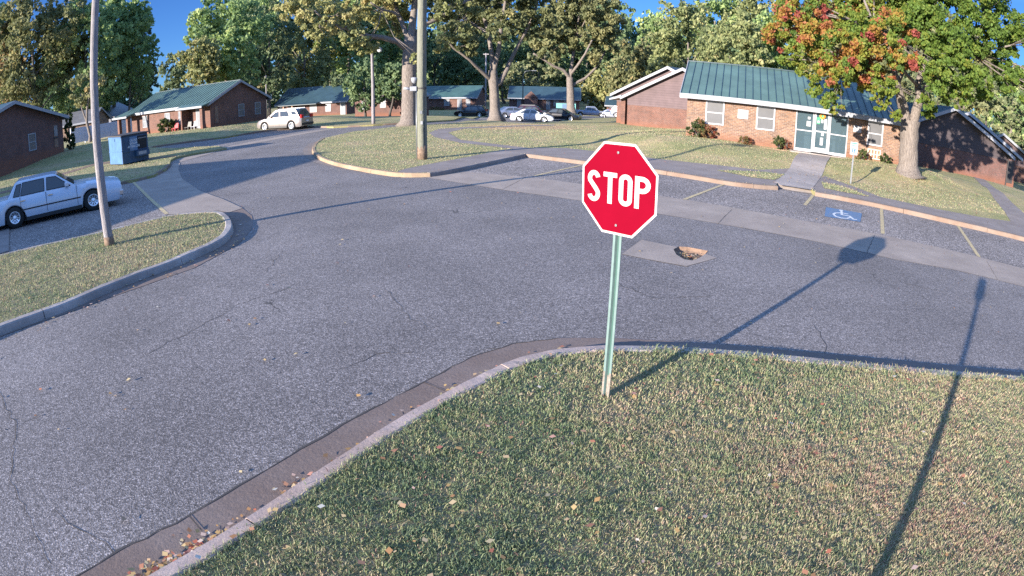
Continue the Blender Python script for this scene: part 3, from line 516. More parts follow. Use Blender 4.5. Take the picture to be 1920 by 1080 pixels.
# foreground lawn
lf = smooth_line(kf, 2)
sheet('front_lawn', offset_line(lf, -.08)+[(40, -12), (-8, -12)], LIFT+.0, 'near_turf', .6, skirt=.2)
kerb('front_kerb', kf[:12], -1, 'kerb_pale'); kerb('front_kerb_end', kf[11:], -1, 'kerb_white')
gf = G['gut_f']; gf = [ext(gf[1], gf[0], 14)]+gf+[ext(gf[-2], gf[-1], 14)]
strip('front_gutter', gf, kf[:-1]+[ext(kf[-3], kf[-2], 12)], .006, 'gutter_dirty', .4)
def jag(name, pts, w0, w1, off, seed, m='crack_dark', wob=.03, step=.12):
    rs = random.Random(seed); p = densify(pts, step, False); p = [(a+rs.uniform(-wob, wob), b+rs.uniform(-wob, wob)) for a, b in p]; k = len(p); mb = MB()
    wd = [rs.uniform(w0, w1) for _ in p]; A = [offset_line(p, w/2)[i] for i, w in enumerate(wd)]; B = [offset_line(p, -w/2)[i] for i, w in enumerate(wd)]
    mb.add([(q[0], q[1], tz(*q)+off) for q in A]+[(q[0], q[1], tz(*q)+off) for q in B], [(i, i+1, k+i+1, k+i) for i in range(k-1)]); return tag(mb.build(name, m), kind='structure')
mat('crack_dark', (.06, .054, .052), 1.)
jag('road_edge_crack', G['gut_f'][:10], .006, .03, .010, 1, wob=.012)
for i, c in enumerate(G['cracks']): jag('road_crack', c, .003, .011, .004, 5+i, wob=.035)
for i, c in enumerate(G['joints']): jag('concrete_joint', c, .005, .013, .012, 25+i, wob=.01)
# left island
lk = smooth_line(kl, 2)
sheet('island_lawn', offset_line(lk, .08), LIFT, 'near_turf', .6, skirt=.2)
kerb('island_kerb', kl, 1, 'kerb_white')
strip('island_gutter', [ext(G['gut_l'][1], G['gut_l'][0], 8)]+G['gut_l'], kl[:17], .006, 'gutter_dirty', .4)
tag(sheet('parking_lot', G['lot_l'], .008, 'old_asphalt', 1.), kind='structure')
sheet('concrete_apron', G['apron'], .014, 'valley_concrete', .6)
sheet('parking_walk', G['walk_l'], .05, 'walk_concrete', .6, skirt=.08)
lgl = kl[17:]; tag(sheet('lot_gutter', lgl+offset_line(lgl, -.5)[::-1], .016, 'valley_concrete', .5), kind='structure')
def ribbon(name, pts, wd, off, m, step=.3):
    p = densify(pts, step, False); a = offset_line(p, wd/2); b = offset_line(p, -wd/2); k = len(p)
    mb = MB(); mb.add([(q[0], q[1], tz(*q)+off) for q in a]+[(q[0], q[1], tz(*q)+off) for q in b], [(i, i+1, k+i+1, k+i) for i in range(k-1)])
    return mb.build(name, m)
tag(ribbon('parking_edge_line', G['line_l'], .12, .018, 'line_yellow'), kind='structure')
# left lawn
ll = G['lawn_l']; 
left_lawn = ll+[(-40, 8), (-75, 10), (-110, 60), (-60, 150), (-9, 112), (-9.5, 104)]
sheet('left_lawn', left_lawn, LIFT, 'turf', 2., skirt=.25)
kerb('left_lawn_kerb', ll[20:], -1 if area(left_lawn) < 0 else 1, 'kerb_concrete', width=.14)
kerb('lane_kerb', ll[2:12], -1 if area(left_lawn) < 0 else 1, 'kerb_concrete', width=.2)
sheet('dirt_track', G['dirt_l'], LIFT+.01, 'dirt', .8)
sheet('gutter_strip', G['gutter_strip'], .008, 'valley_concrete', .8)
# centre lawn
side_line = G['kerb_c1']+G['kerb_c2']+G['ramp']+kc3
centre_lawn = side_line+[(75, 5), (90, 60), (24, 62)]+G['lawn_top']
sgn = 1 if area(centre_lawn) > 0 else -1
inner = offset_line(G['kerb_c1'], sgn*.08)+offset_line(G['kerb_c2'], sgn*.08)+[(x+.35*0, y+.25) for x, y in G['ramp']]+offset_line(kc3, sgn*.08)
centre_in = inner+[(75, 5), (90, 60), (24, 62)]+G['lawn_top']
sheet('centre_lawn', centre_in, LIFT, 'turf', 1.2, skirt=.2)
kerb('curved_kerb', G['kerb_c1'][:10], sgn, 'kerb_worn_yellow'); kerb('walk_kerb', G['kerb_c1'][9:], sgn, 'walk_concrete')
kerb('parking_kerb', G['kerb_c2'], sgn, 'kerb_concrete', width=.2); kerb('parking_kerb_end', kc3, sgn, 'kerb_concrete', width=.2)
strip('curved_gutter', G['gut_c'], G['kerb_c1'][:9], .006, 'gutter_concrete', .5)
sheet('loop_path', G['path'], LIFT+.008, 'walk_concrete', .8)
wl_ = offset_line(G['kerb_c1'][8:], sgn*.17)+offset_line(G['kerb_c2'], sgn*.19)+[(x+.1, y+.3) for x, y in G['ramp']]+offset_line(kc3[:-1], sgn*.19)
sheet('sidewalk', G['walk_up']+wl_[::-1], LIFT+.012, 'walk_concrete', .5)
sheet('entrance_walk', [ow_ for ow_ in G['entry']], LIFT+.022, 'step_concrete', .5)
sheet('verge_left', G['sliver1'], LIFT+.02, 'turf', .4); sheet('verge_right', G['sliver2'], LIFT+.02, 'turf', .4)
rp = G['ramp']; rp = [ext(rp[1], rp[0], .2)]+rp+[ext(rp[-2], rp[-1], .15)]; ra = [(x-.17, y-.34) for x, y in rp]; rb = [(x, y+.03) for x, y in rp]
mb = MB(); mb.add([(x, y, tz(x, y)+.012) for x, y in ra]+[(x, y, tz(x, y)+LIFT+.026) for x, y in rb], [(i, i+1, len(ra)+i+1, len(ra)+i) for i in range(len(ra)-1)])
tag(mb.build('kerb_ramp', 'step_concrete'), kind='structure')
vf = G['valley_far']; vn = G['valley_near']; vf = vf+[ext(vf[-2], vf[-1], 14)]; vn = vn+[ext(vn[-2], vn[-1], 14)]
strip('valley_gutter', vf, vn, .006, 'valley_concrete', .5)
# parking bays between the valley gutter and the kerb
bay = vf+[(kc3[-2][0]-.3, kc3[-2][1]-1.2)]+[(x, y) for x, y in kc3[:-1]][::-1]+G['ramp'][::-1]+G['kerb_c2'][::-1]+[(0, 23.)]
bay = vf+kc3[:-1][::-1]+G['ramp'][::-1]+G['kerb_c2'][::-1]+G['kerb_c1'][10:][::-1]
sheet('parking_bays', bay, .004, 'old_asphalt', 1.)
for l in G['stall_lines']: tag(ribbon('bay_line', l, .11, .012, 'line_yellow'), kind='structure')
# patch of concrete with the broken-in storm drain
tag(sheet('drain_slab', G['slab'], .008, 'valley_concrete', .25, holes=[G['hole']]), kind='structure')
hp = G['hole']; cx = sum(p[0] for p in hp)/len(hp); cyy = sum(p[1] for p in hp)/len(hp); mb = MB()
rings = [(1., .008), (.93, -.05), (.8, -.08), (.4, -.085), (.05, -.09)]; k = len(hp)
mb.add([(cx+(p[0]-cx)*s, cyy+(p[1]-cyy)*s, z) for s, z in rings for p in hp], [(j*k+i, j*k+(i+1) % k, (j+1)*k+(i+1) % k, (j+1)*k+i) for j in range(len(rings)-1) for i in range(k)])
tag(mb.build('drain_hole', 'dirt'), 'broken sunken drain opening full of leaves in the concrete patch on the road', 'drain')
# painted wheelchair marking
A = [Vector(p) for p in G['ada']]
def adap(u, v): a = A[0].lerp(A[1], u); b = A[3].lerp(A[2], u); return b.lerp(a, v)
mk = empty('bay_marking', (0, 0, 0), label='worn blue square with a white wheelchair symbol painted in the parking bay', cat='road marking')
mb = MB(); nn = 8
mb.add([(*adap(i/nn, j/nn), tz(*adap(i/nn, j/nn))+.014) for j in range(nn+1) for i in range(nn+1)], [(j*(nn+1)+i, j*(nn+1)+i+1, (j+1)*(nn+1)+i+1, (j+1)*(nn+1)+i) for j in range(nn) for i in range(nn)])
mb.build('blue_square', 'ada_blue', mk)
def adaline(mb, pts, wd):
    pts = [Vector(p) for p in pts]
    for a, b in zip(pts[:-1], pts[1:]):
        d = (b-a).normalized(); n = Vector((-d.y, d.x))*wd/2; a2 = a-d*wd*.3; b2 = b+d*wd*.3
        q = [adap(*p) for p in (a2+n, b2+n, b2-n, a2-n)]; c = len(mb.v)
        mb.add([(*p, tz(*p)+.0205+.0001*len(mb.v)*.02) for p in q], [(0, 1, 2, 3)])
mb = MB()
adaline(mb, [(.44, .78), (.46, .42), (.68, .40), (.80, .14), (.88, .16)], .07); adaline(mb, [(.45, .62), (.62, .60)], .06)
adaline(mb, [(.40, .58), (.28, .50), (.23, .34), (.30, .16), (.46, .07), (.62, .12), (.70, .26)], .065)
q = [adap(.42+.06*math.cos(t), .88+.07*math.sin(t)) for t in np.linspace(0, 2*math.pi, 12, endpoint=False)]
mb.add([(*p, tz(*p)+.0205) for p in q], [tuple(range(12))]); mb.build('wheelchair_symbol', 'ada_white', mk)

# ------------------------------------------------------------------ grass blades and fallen leaves
def raw_mesh(name, V, F4, F3, m, tint4=None, tint3=None):
    me = bpy.data.meshes.new(name); nv = len(V); n4 = len(F4); n3 = len(F3)
    me.vertices.add(nv); me.vertices.foreach_set('co', V.astype(np.float32).ravel())
    loops = np.concatenate([F4.ravel(), F3.ravel()]).astype(np.int32); me.loops.add(len(loops)); me.loops.foreach_set('vertex_index', loops)
    me.polygons.add(n4+n3); st = np.concatenate([np.arange(n4)*4, n4*4+np.arange(n3)*3]).astype(np.int32); me.polygons.foreach_set('loop_start', st)
    me.update(calc_edges=True); me.validate()
    if tint4 is not None:
        at = me.attributes.new('tint', 'FLOAT', 'FACE'); at.data.foreach_set('value', np.concatenate([tint4, tint3]).astype(np.float32))
    o = bpy.data.objects.new(name, me); COL.objects.link(o); me.materials.append(MATS[m]); return o
def vnoise(x, y, s, seed=0):
    """smooth value noise 0..1"""
    rs = np.random.RandomState(seed); g = rs.rand(64, 64); X = x*s; Y = y*s; xi = np.floor(X).astype(int); yi = np.floor(Y).astype(int); fx = X-xi; fy = Y-yi
    fx = fx*fx*(3-2*fx); fy = fy*fy*(3-2*fy); G_ = lambda a, b: g[a % 64, b % 64]
    return (G_(xi, yi)*(1-fx)+G_(xi+1, yi)*fx)*(1-fy)+(G_(xi, yi+1)*(1-fx)+G_(xi+1, yi+1)*fx)*fy
def blades(name, poly, box, dens, h, wd, seed, keepf=None, avoid=(), lift=LIFT, label_bias=0., straw=.0):
    rs = np.random.RandomState(seed); x0, x1, y0, y1 = box; n = int((x1-x0)*(y1-y0)*dens)
    x = rs.uniform(x0, x1, n); y = rs.uniform(y0, y1, n)
    k = inside(x, y, poly)
    for a in avoid: k &= ~inside(x, y, a)
    cl = vnoise(x, y, 13., 21)*.55+vnoise(x, y, 31., 22)*.45
    k &= rs.rand(n) < np.clip(.18+1.25*cl, 0, 1)
    if keepf is not None: k &= keepf(x, y, rs)
    x = x[k]; y = y[k]; n = len(x); z = TZ(x, y)+lift-.004
    pn = vnoise(x, y, .9, 1)*.4+vnoise(x, y, 3.1, 2)*.3+vnoise(x, y, 11., 3)*.3
    hh = h*rs.uniform(.5, 1.25, n)*(.45+.55*vnoise(x, y, 2.2, 5)+.5*vnoise(x, y, 9., 6)); yaw = rs.uniform(0, 2*np.pi, n); ln = rs.uniform(.1, 1.1, n)*hh; dr = rs.uniform(0, 2*np.pi, n)
    wx = np.cos(yaw)*wd*.5; wy = np.sin(yaw)*wd*.5; lx = np.cos(dr)*ln; ly = np.sin(dr)*ln
    V = np.zeros((n, 5, 3))
    V[:, 0] = np.stack([x-wx, y-wy, z], 1); V[:, 1] = np.stack([x+wx, y+wy, z], 1)
    V[:, 2] = np.stack([x+wx*.8+lx*.4, y+wy*.8+ly*.4, z+hh*.6], 1); V[:, 3] = np.stack([x-wx*.8+lx*.4, y-wy*.8+ly*.4, z+hh*.6], 1)
    V[:, 4] = np.stack([x+lx, y+ly, z+hh*(1-.35*(ln/hh))], 1)
    i = np.arange(n)*5; F4 = np.stack([i, i+1, i+2, i+3], 1); F3 = np.stack([i+3, i+2, i+4], 1)
    t = np.clip(rs.normal(.46, .22, n)+(pn-.5)*.8+straw, 0, 1); t = np.clip(t+np.where(y < 7.2, .055*np.clip(x-1.6, -2.6, 1.6), 0), 0, 1); far = rs.rand(n) > .985; t[far] = 1.
    return tag(raw_mesh(name, V.reshape(-1, 3), F4, F3, 'blade', t, t), kind='stuff')
front_poly = offset_line(lf, -.125)+[(40, -12), (-8, -12)]
dist = lambda x, y: np.hypot(x, y)
blades('grass', front_poly, (-3.2, 9.5, .9, 6.2), 9500, .046, .0062, 1, lambda x, y, r: (dist(x, y) < 4.6) & (x < 1.7*y+2.2))
blades('grass', front_poly, (-1., 13.5, 1., 6.2), 4800, .046, .0082, 2, lambda x, y, r: (dist(x, y) >= 4.6) & (x < 2.4*y+4))
blades('grass', offset_line(lf, -.05)+[(40, -12), (-8, -12)], (-3.2, 12, .9, 6.2), 2600, .06, .009, 3, lambda x, y, r: ~inside(x, y, offset_line(lf, -.2)+[(40, -12), (-8, -12)]) & ((x > 1.4) | (r.rand(len(x)) < .03)))
isl = offset_line(lk, .1)
blades('grass', isl, (-14, -5.6, 4.5, 13.6), 1400, .045, .010, 4)
pave = [G['path'], G['walk_up']+wl_[::-1]]
blades('grass', centre_in, (-12, 22, 17, 46), 230, .045, .02, 5, lambda x, y, r: r.rand(len(x)) < np.clip(1.5-dist(x, y)/40, .25, 1), avoid=pave, straw=.05)
blades('grass', G['sliver1'], (5, 10.5, 18, 24), 320, .05, .02, 6, lift=LIFT+.02); blades('grass', G['sliver2'], (9, 16, 16, 22), 320, .05, .02, 7, lift=LIFT+.02)
blades('grass', left_lawn, (-45, -14, 19, 52), 60, .05, .03, 8, avoid=[G['dirt_l']], straw=.08)
def litter(name, pts, seed, s=(.02, .05), lift=.01):
    rs = np.random.RandomState(seed); n = len(pts); P_ = np.array(pts); x = P_[:, 0]; y = P_[:, 1]; z = TZ(x, y)+P_[:, 2]+lift
    sz = rs.uniform(s[0], s[1], n); yaw = rs.uniform(0, 6.28, n); V = np.zeros((n, 4, 3))
    for j, (a, b) in enumerate([(-1, -.1), (-.1, -.75), (1, .1), (.1, .75)]):
        a_ = a*sz; b_ = b*sz; V[:, j] = np.stack([x+a_*np.cos(yaw)-b_*np.sin(yaw), y+a_*np.sin(yaw)+b_*np.cos(yaw), z+rs.uniform(0, .5, n)*sz+.002], 1)
    i = np.arange(n)*4; F4 = np.stack([i, i+1, i+2, i+3], 1); t = rs.rand(n)
    return tag(raw_mesh(name, V.reshape(-1, 3), F4, np.zeros((0, 3), int), 'litter', t, np.zeros(0)), kind='stuff')
rs = np.random.RandomState(11)
def scatter(poly, box, n, zoff, avoid=()):
    x = rs.uniform(box[0], box[1], n); y = rs.uniform(box[2], box[3], n); k = inside(x, y, poly)
    for a in avoid: k &= ~inside(x, y, a)
    return [(a, b, zoff) for a, b in zip(x[k], y[k])]
P_ = scatter(front_poly, (-3, 9, 1, 6), 800, LIFT+.035)
P_ += scatter(isl, (-14, -5, 4, 14), 120, LIFT+.03)
litter('fallen_leaves', P_, 1, (.015, .035))
P_ = scatter(centre_in, (-12, 24, 17, 40), 700, LIFT+.03)+[(a, b, LIFT+.03) for a, b in zip(rs.normal(16.5, 3.2, 900), rs.normal(21.5, 2.2, 900)) if inside(np.array([a]), np.array([b]), centre_in)[0]]
litter('fallen_leaves', P_, 2, (.02, .05))
P_ = scatter(left_lawn, (-42, -14, 20, 46), 260, LIFT+.03); litter('fallen_leaves', P_, 3, (.04, .08))
P_ = []
for _ in range(330): P_.append((rs.uniform(-8, 12), rs.uniform(2, 19), .006))
gmid = [(Vector(a)*.5+Vector(b)*.5) for a, b in zip(gf[2:10], kf[2:10])]
for _ in range(230):                                    # gutter leaves, and the heap near the camera
    t = rs.uniform(0, len(kf)-4); i = int(t); a = Vector(kf[i+1]).lerp(Vector(kf[i+2]), t-i); off = abs(rs.normal(0, .14)); b = Vector(gf[min(i+1, len(gf)-1)])
    d = (b-a); P_.append((a.x+d.x*off*1.2-.02, a.y+d.y*off*1.2+.03, .012))
for _ in range(260):
    t = abs(rs.normal(0, .35)); a = Vector((-2.13, 2.42)); d = Vector((.62, .78)); s_ = rs.uniform(-.45, .42); o = Vector((-.78, .62))*(.04+abs(rs.normal(0, .07)))
    P_.append((a.x+d.x*s_+o.x, a.y+d.y*s_+o.y, .012+rs.rand()*.025))
for p_ in list(kl[2:16]):
    for _ in range(9): P_.append((p_[0]+.25+rs.normal(0, .12), p_[1]+rs.normal(0, .3)-.1, .012))
for _ in range(130): P_.append((cx+rs.normal(0, .14), cyy+rs.normal(0, .13), -.07+rs.rand()*.03))
litter('fallen_leaves', P_, 4, (.012, .034))
# ------------------------------------------------------------------ buildings
def window(parent, u0, u1, z0, z1, y=0., axis='u', frame='white_trim', pane='blind_light', rail=True, fw=.06, name='window'):
    """a sash window on a wall: frame (part) > pane (sub-part). axis u: on the front wall facing -y; axis v+/v-: on an end wall at x=y"""
    def place(mb, a0, a1, b0, b1, d0, d1):
        if axis == 'u': mb.box(a0, a1, y-d1, y-d0, b0, b1)
        elif axis == 'v+': mb.box(y+d0, y+d1, a0, a1, b0, b1)
        else: mb.box(y-d1, y-d0, a0, a1, b0, b1)
    f = MB(); place(f, u0, u0+fw, z0, z1, .0, .045); place(f, u1-fw, u1, z0, z1, .0, .045); place(f, u0+fw, u1-fw, z0, z0+fw, .0, .045); place(f, u0+fw, u1-fw, z1-fw, z1, .0, .045)
    if rail: place(f, u0+fw, u1-fw, (z0+z1)/2-fw*.4, (z0+z1)/2+fw*.4, .0, .04)
    o = f.build(name, frame, parent); p = MB(); place(p, u0+fw*.5, u1-fw*.5, z0+fw*.5, z1-fw*.5, .002, .016); p.build('pane', pane, o); return o
def door(parent, u0, u1, z1, y=0., m='blind_light', z0=.06, axis='u'):
    f = MB(); 
    if axis == 'u': f.box(u0, u1, y-.05, y-.005, z0, z1)
    o = f.build('door', 'white_trim', parent); p = MB(); p.box(u0+.09, u1-.09, y-.062, y-.051, z0+.25, z1-.1); p.build('door_panel', m, o); return o
def gable_house(label, pos, th, L, W, h, p, brick_m='brick_red', roof_m='roof_green', over=.45, rake=.3, siding=None, cat='house', group=None, name='brick_house', ribs=.6, name_roof='roof', trim='white_trim', front_cut=None, ridge='u', sid_z=None):
    """local frame: x along the front wall, y into the house, gable ends at x=0 and x=L (ridge along x)"""
    o = empty(name, pos, th, label, cat, group)
    wl = MB(); t = .18
    cuts = front_cut or []
    if not cuts: wl.box(0, L, 0, t, -.4, h)
    else:
        x = 0
        for a, b, zt in cuts:
            if a > x: wl.box(x, a, 0, t, -.4, h)
            wl.box(a, b, 0, t, zt, h); x = b
        if x < L: wl.box(x, L, 0, t, -.4, h)
    wl.box(0, L, W-t, W, -.4, h)
    for x in (0, L-t):
        wl.box(x, x+t, t, W-t, -.4, h)
        if not siding: wl.prism([(x, 0, h), (x, W, h), (x, W/2, h+p)], (t, 0, 0))
    wl.build('wall', brick_m, o)
    if siding:
        sb = MB(); sz = sid_z if sid_z is not None else h-.02
        for x, s in ((-.02, 1), (L-t+.02, 1)):
            sb.prism([(x, -.0, sz), (x, W, sz), (x, W, h), (x, W/2, h+p), (x, 0, h)] if sz < h-.05 else [(x, 0, h), (x, W, h), (x, W/2, h+p)], (t, 0, 0))
            sb.build('gable_siding', siding, o); sb = MB()
    sl = p/(W/2); e0 = -over; e1 = W+over; ze = h-over*sl; tk = .10
    rf = MB(); x0 = -rake; x1 = L+rake
    for (ya, za, yb, zb) in ((e0, ze, W/2, h+p), (e1, ze, W/2, h+p)):
        rf.hexa([(x0, ya, za+.02), (x1, ya, za+.02), (x1, yb, zb+.02), (x0, yb, zb+.02), (x0, ya, za+tk), (x1, ya, za+tk), (x1, yb, zb+tk), (x0, yb, zb+tk)])
    R_ = rf.build(name_roof, roof_m, o)
    if ribs:
        rb = MB(); x = x0+.02
        while x < x1:
            for (ya, za, yb, zb) in ((e0, ze, W/2, h+p), (e1, ze, W/2, h+p)):
                rb.hexa([(x, ya, za+tk), (x+.03, ya, za+tk), (x+.03, yb, zb+tk), (x, yb, zb+tk), (x, ya, za+tk+.045), (x+.03, ya, za+tk+.045), (x+.03, yb, zb+tk+.045), (x, yb, zb+tk+.045)])
            x += ribs
        rb.box(x0, x1, W/2-.1, W/2+.1, h+p+.07, h+p+tk+.04)
        rb.build('seam', 'roof_slate', R_)
    fs = MB()
    for y_ in (e0-.02, e1-.02): fs.box(x0, x1, y_, y_+.04, ze-.14, ze+tk+.01)
    for x in (x0-.025, x1-.005):
        for (ya, za, yb, zb) in ((e0+.02, ze, W/2, h+p), (e1-.02, ze, W/2, h+p)):
            fs.hexa([(x, ya, za-.12), (x+.03, ya, za-.12), (x+.03, yb, zb-.12), (x, yb, zb-.12), (x, ya, za+tk+.012), (x+.03, ya, za+tk+.012), (x+.03, yb, zb+tk+.012), (x, yb, zb+tk+.012)])
    fs.build('fascia', trim, o)
    sf = MB(); sf.box(0, L, e0+.03, -.003, ze-.12, ze-.09); sf.box(0, L, W+.003, e1-.03, ze-.12, ze-.09); sf.build('soffit', 'soffit', o)
    return o

# --- the office: front wall along -21.5 degrees
OX, OY, OZ, OT = 9.05, 30.75, .58, R(-21.5)
oL, oW, oh, op = 12.0, 7.6, 2.5, 1.75
off = gable_house('tan brick office with green ribbed metal roof and glass entrance doors', (OX, OY, OZ), OT, oL, oW, oh, op, 'brick_tan', 'roof_green', .5, .35, 'siding_mauve', 'office building', name='office_building', ribs=.42, front_cut=[(5.85, 8.75, 2.38)])
bm_ = MB(); bm_.box(0, oL, -.03, -.002, 2.27, 2.47); bm_.build('brown_band', 'soffit', off)
window(off, 1.0, 2.0, .85, 2.12, 0, 'u', 'white_paint', 'blind', fw=.075); window(off, 3.72, 4.72, .85, 2.12, 0, 'u', 'white_paint', 'blind', fw=.075); window(off, 9.85, 10.75, .85, 2.12, 0, 'u', 'white_paint', 'blind', fw=.075)
# storefront with the room behind it
rm = MB(); rm.box(5.2, 9.4, 3.2, 3.25, 0, 2.4); rm.box(5.2, 5.25, .2, 3.2, 0, 2.4); rm.box(9.35, 9.4, .2, 3.2, 0, 2.4); rm.box(5.2, 9.4, .2, 3.2, 2.4, 2.45); rm.build('lobby_wall', 'room_wall', off)
fl = MB(); fl.box(5.2, 9.4, .19, 3.2, -.02, .04); fl.build('lobby_floor', 'floor_tan', off)
dk = MB(); dk.box(6.0, 6.85, 1.2, 1.7, .04, 1.05); dk.build('counter', 'white_trim', off, bevel=.02); dk = MB(); dk.box(7.95, 8.6, 1.6, 2.1, .04, .95); dk.build('counter', 'white_trim', off, bevel=.02)
gm = bpy.data.materials.new('clear_glass'); gm.use_nodes = True; t_ = gm.node_tree; b_ = t_.nodes['Principled BSDF']; b_.inputs['Base Color'].default_value = (.10, .15, .18, 1); b_.inputs['Roughness'].default_value = .06
tr_ = t_.nodes.new('ShaderNodeBsdfTransparent'); tr_.inputs[0].default_value = (.8, .88, .9, 1); mx_ = t_.nodes.new('ShaderNodeMixShader'); mx_.inputs[0].default_value = .45
t_.links.new(tr_.outputs[0], mx_.inputs[1]); t_.links.new(b_.outputs[0], mx_.inputs[2]); t_.links.new(mx_.outputs[0], t_.nodes['Material Output'].inputs[0]); MATS['clear_glass'] = gm
sf_ = MB()
for x in (5.85, 6.78, 7.72, 8.69): sf_.box(x, x+.06, -.02, .06, 0, 2.38)
sf_.box(5.91, 6.78, -.015, .055, 0, .16); sf_.box(7.78, 8.69, -.015, .055, 0, .16); sf_.box(5.91, 6.78, -.015, .055, 1.08, 1.14); sf_.box(7.78, 8.69, -.015, .055, 1.08, 1.14)
for a, b in ((5.91, 6.78), (6.84, 7.72), (7.78, 8.69)): sf_.box(a, b, -.015, .055, 2.3, 2.38)
so = sf_.build('storefront_frame', 'white_paint', off)
for a, b in ((5.91, 6.78), (7.78, 8.69)):
    g_ = MB(); g_.box(a, b, .015, .025, .16, 2.3); g_.build('pane', 'clear_glass', so)
dr = MB()
for bx in ((6.86, 6.96, .05, 2.28), (7.6, 7.7, .05, 2.28)): dr.box(bx[0], bx[1], -.04, .01, bx[2], bx[3])
dr.box(6.96, 7.6, -.04, .01, .05, .30); dr.box(6.96, 7.6, -.04, .01, 2.18, 2.28); dr.box(6.96, 7.6, -.035, .01, 1.12, 1.19)
do = dr.build('door', 'white_paint', off); g_ = MB(); g_.box(6.96, 7.6, -.02, -.01, .30, 2.18); g_.build('door_glass', 'clear_glass', do)
hd = MB(); hd.box(7.55, 7.58, -.10, -.07, .85, 1.25); hd.box(7.555, 7.575, -.07, -.035, .86, .9); hd.box(7.555, 7.575, -.07, -.035, 1.2, 1.24); hd.build('handle', 'galvanised', do)
def notice(x0, x1, z0, z1, m, y=-.026, lab=None, name='notice'):
    n_ = MB(); n_.box(OX*0+x0, x1, y-.004, y, z0, z1); q = n_.build(name, m, do); return q
notice(7.0, 7.17, 1.55, 1.88, 'green_plain'); notice(7.03, 7.14, 1.6, 1.72, 'white_paint', -.031); notice(7.22, 7.35, 1.62, 1.8, 'white_paint'); notice(7.4, 7.55, 1.3, 1.85, 'white_paint'); notice(7.28, 7.42, .95, 1.1, 'white_paint'); notice(7.24, 7.4, .45, .85, 'white_paint')
mb = MB(); mb.lathe([(.02, 0), (.17, 0), (.17, .05), (.02, .05)], 14, 'y', (7.28, -.085, 1.98)); wr = mb.build('wreath', 'green_plain', do); mb = MB()
for i in range(14):
    a = i*.45; mb.lathe([(.0, 0), (.05, .0), (.03, .03), (.0, .04)], 6, 'y', (7.28+.12*math.cos(a), -.125, 1.98+.1*math.sin(a)))
mb.build('wreath_flower', 'orange_plain', wr)
pp = MB(); pp.box(6.45, 6.68, .010, .014, 1.35, 1.62); pp.box(6.5, 6.64, .008, .014, 1.72, 1.85); pp.build('paper', 'white_paint', so)
def board(x0, x1, z0, z1, label):
    bx = MB(); bx.box(x0, x1, -.03, -.004, z0, z1); q = bx.build('sign_board', 'white_paint', off)
    t1 = MB()
    for (a, b, zz, hh) in ((.12, .4, .78, .06), (.45, .85, .70, .09), (.14, .84, .52, .07), (.2, .4, .26, .05), (.5, .82, .25, .05)):
        w_ = x1-x0; h_ = z1-z0; n = max(3, int((b-a)*16))
        for i in range(n):
            u = x0+w_*(a+(b-a)*i/n); t1.box(u, u+w_*(b-a)/n*.62, -.036, -.031, z0+h_*(zz-hh/2), z0+h_*(zz+hh/2))
    t1.build('lettering', 'dark_trim', q); return q
board(2.72, 3.28, 1.32, 1.80, ''); board(9.05, 9.5, 1.42, 1.75, '')
lp = MB(); lp.lathe([(.0, 0), (.09, .02), (.1, .08), (.0, .1)], 12, 'z', (8.95, -.12, 2.12)); lp.build('wall_lamp', 'yellow_glass', off)
ac = MB(); ac.box(9.95, 10.7, -.04, -.004, .15, .2); ac.box(9.95, 10.7, -.04, -.004, .62, .67); 
for i in range(5): ac.box(9.95+i*.1775, 10.0+i*.1775, -.038, -.004, .2, .62)
ac.box(10.0, 10.7, -.036, -.004, .38, .42); ac.build('vent_grille', 'cream', off)
def ow(u, v, z=0.): c, s = math.cos(OT), math.sin(OT); return (OX+u*c-v*s, OY+u*s+v*c, OZ+z)
# doorstep, mat, planting beds
st = MB(); st.box(5.6, 8.95, -.85, -.02, -.35, .02); tag(st.build('doorstep', 'step_concrete', off))
o = MB().box(6.75, 7.9, -.62, -.08, .0, .018).build('door_mat', 'black_rubber', loc=ow(0, 0, .022), rz=OT); tag(o, 'dark doormat on the concrete step before the glass office door', 'door mat')
def bed(x0, x1, label):
    b = MB(); b.box(x0, x1, -.75, -.01, -.3, -.06); r_ = b.build('mulch', 'mulch'); e = empty('planting_bed', (OX, OY, OZ), OT, label, 'flower bed'); r_.parent = e
    k = MB(); n = int((x1-x0)/.3)
    for i in range(n): k.box(x0+i*.3, x0+i*.3+.28, -.87, -.76, -.3, -.01)
    k.build('brick_edging', 'brick_edge', e)
bed(0.0, 5.5, 'long mulch bed with brick edging under the two left office windows'); bed(9.0, 11.9, 'short mulch bed with brick edging between office door and maple trunk')

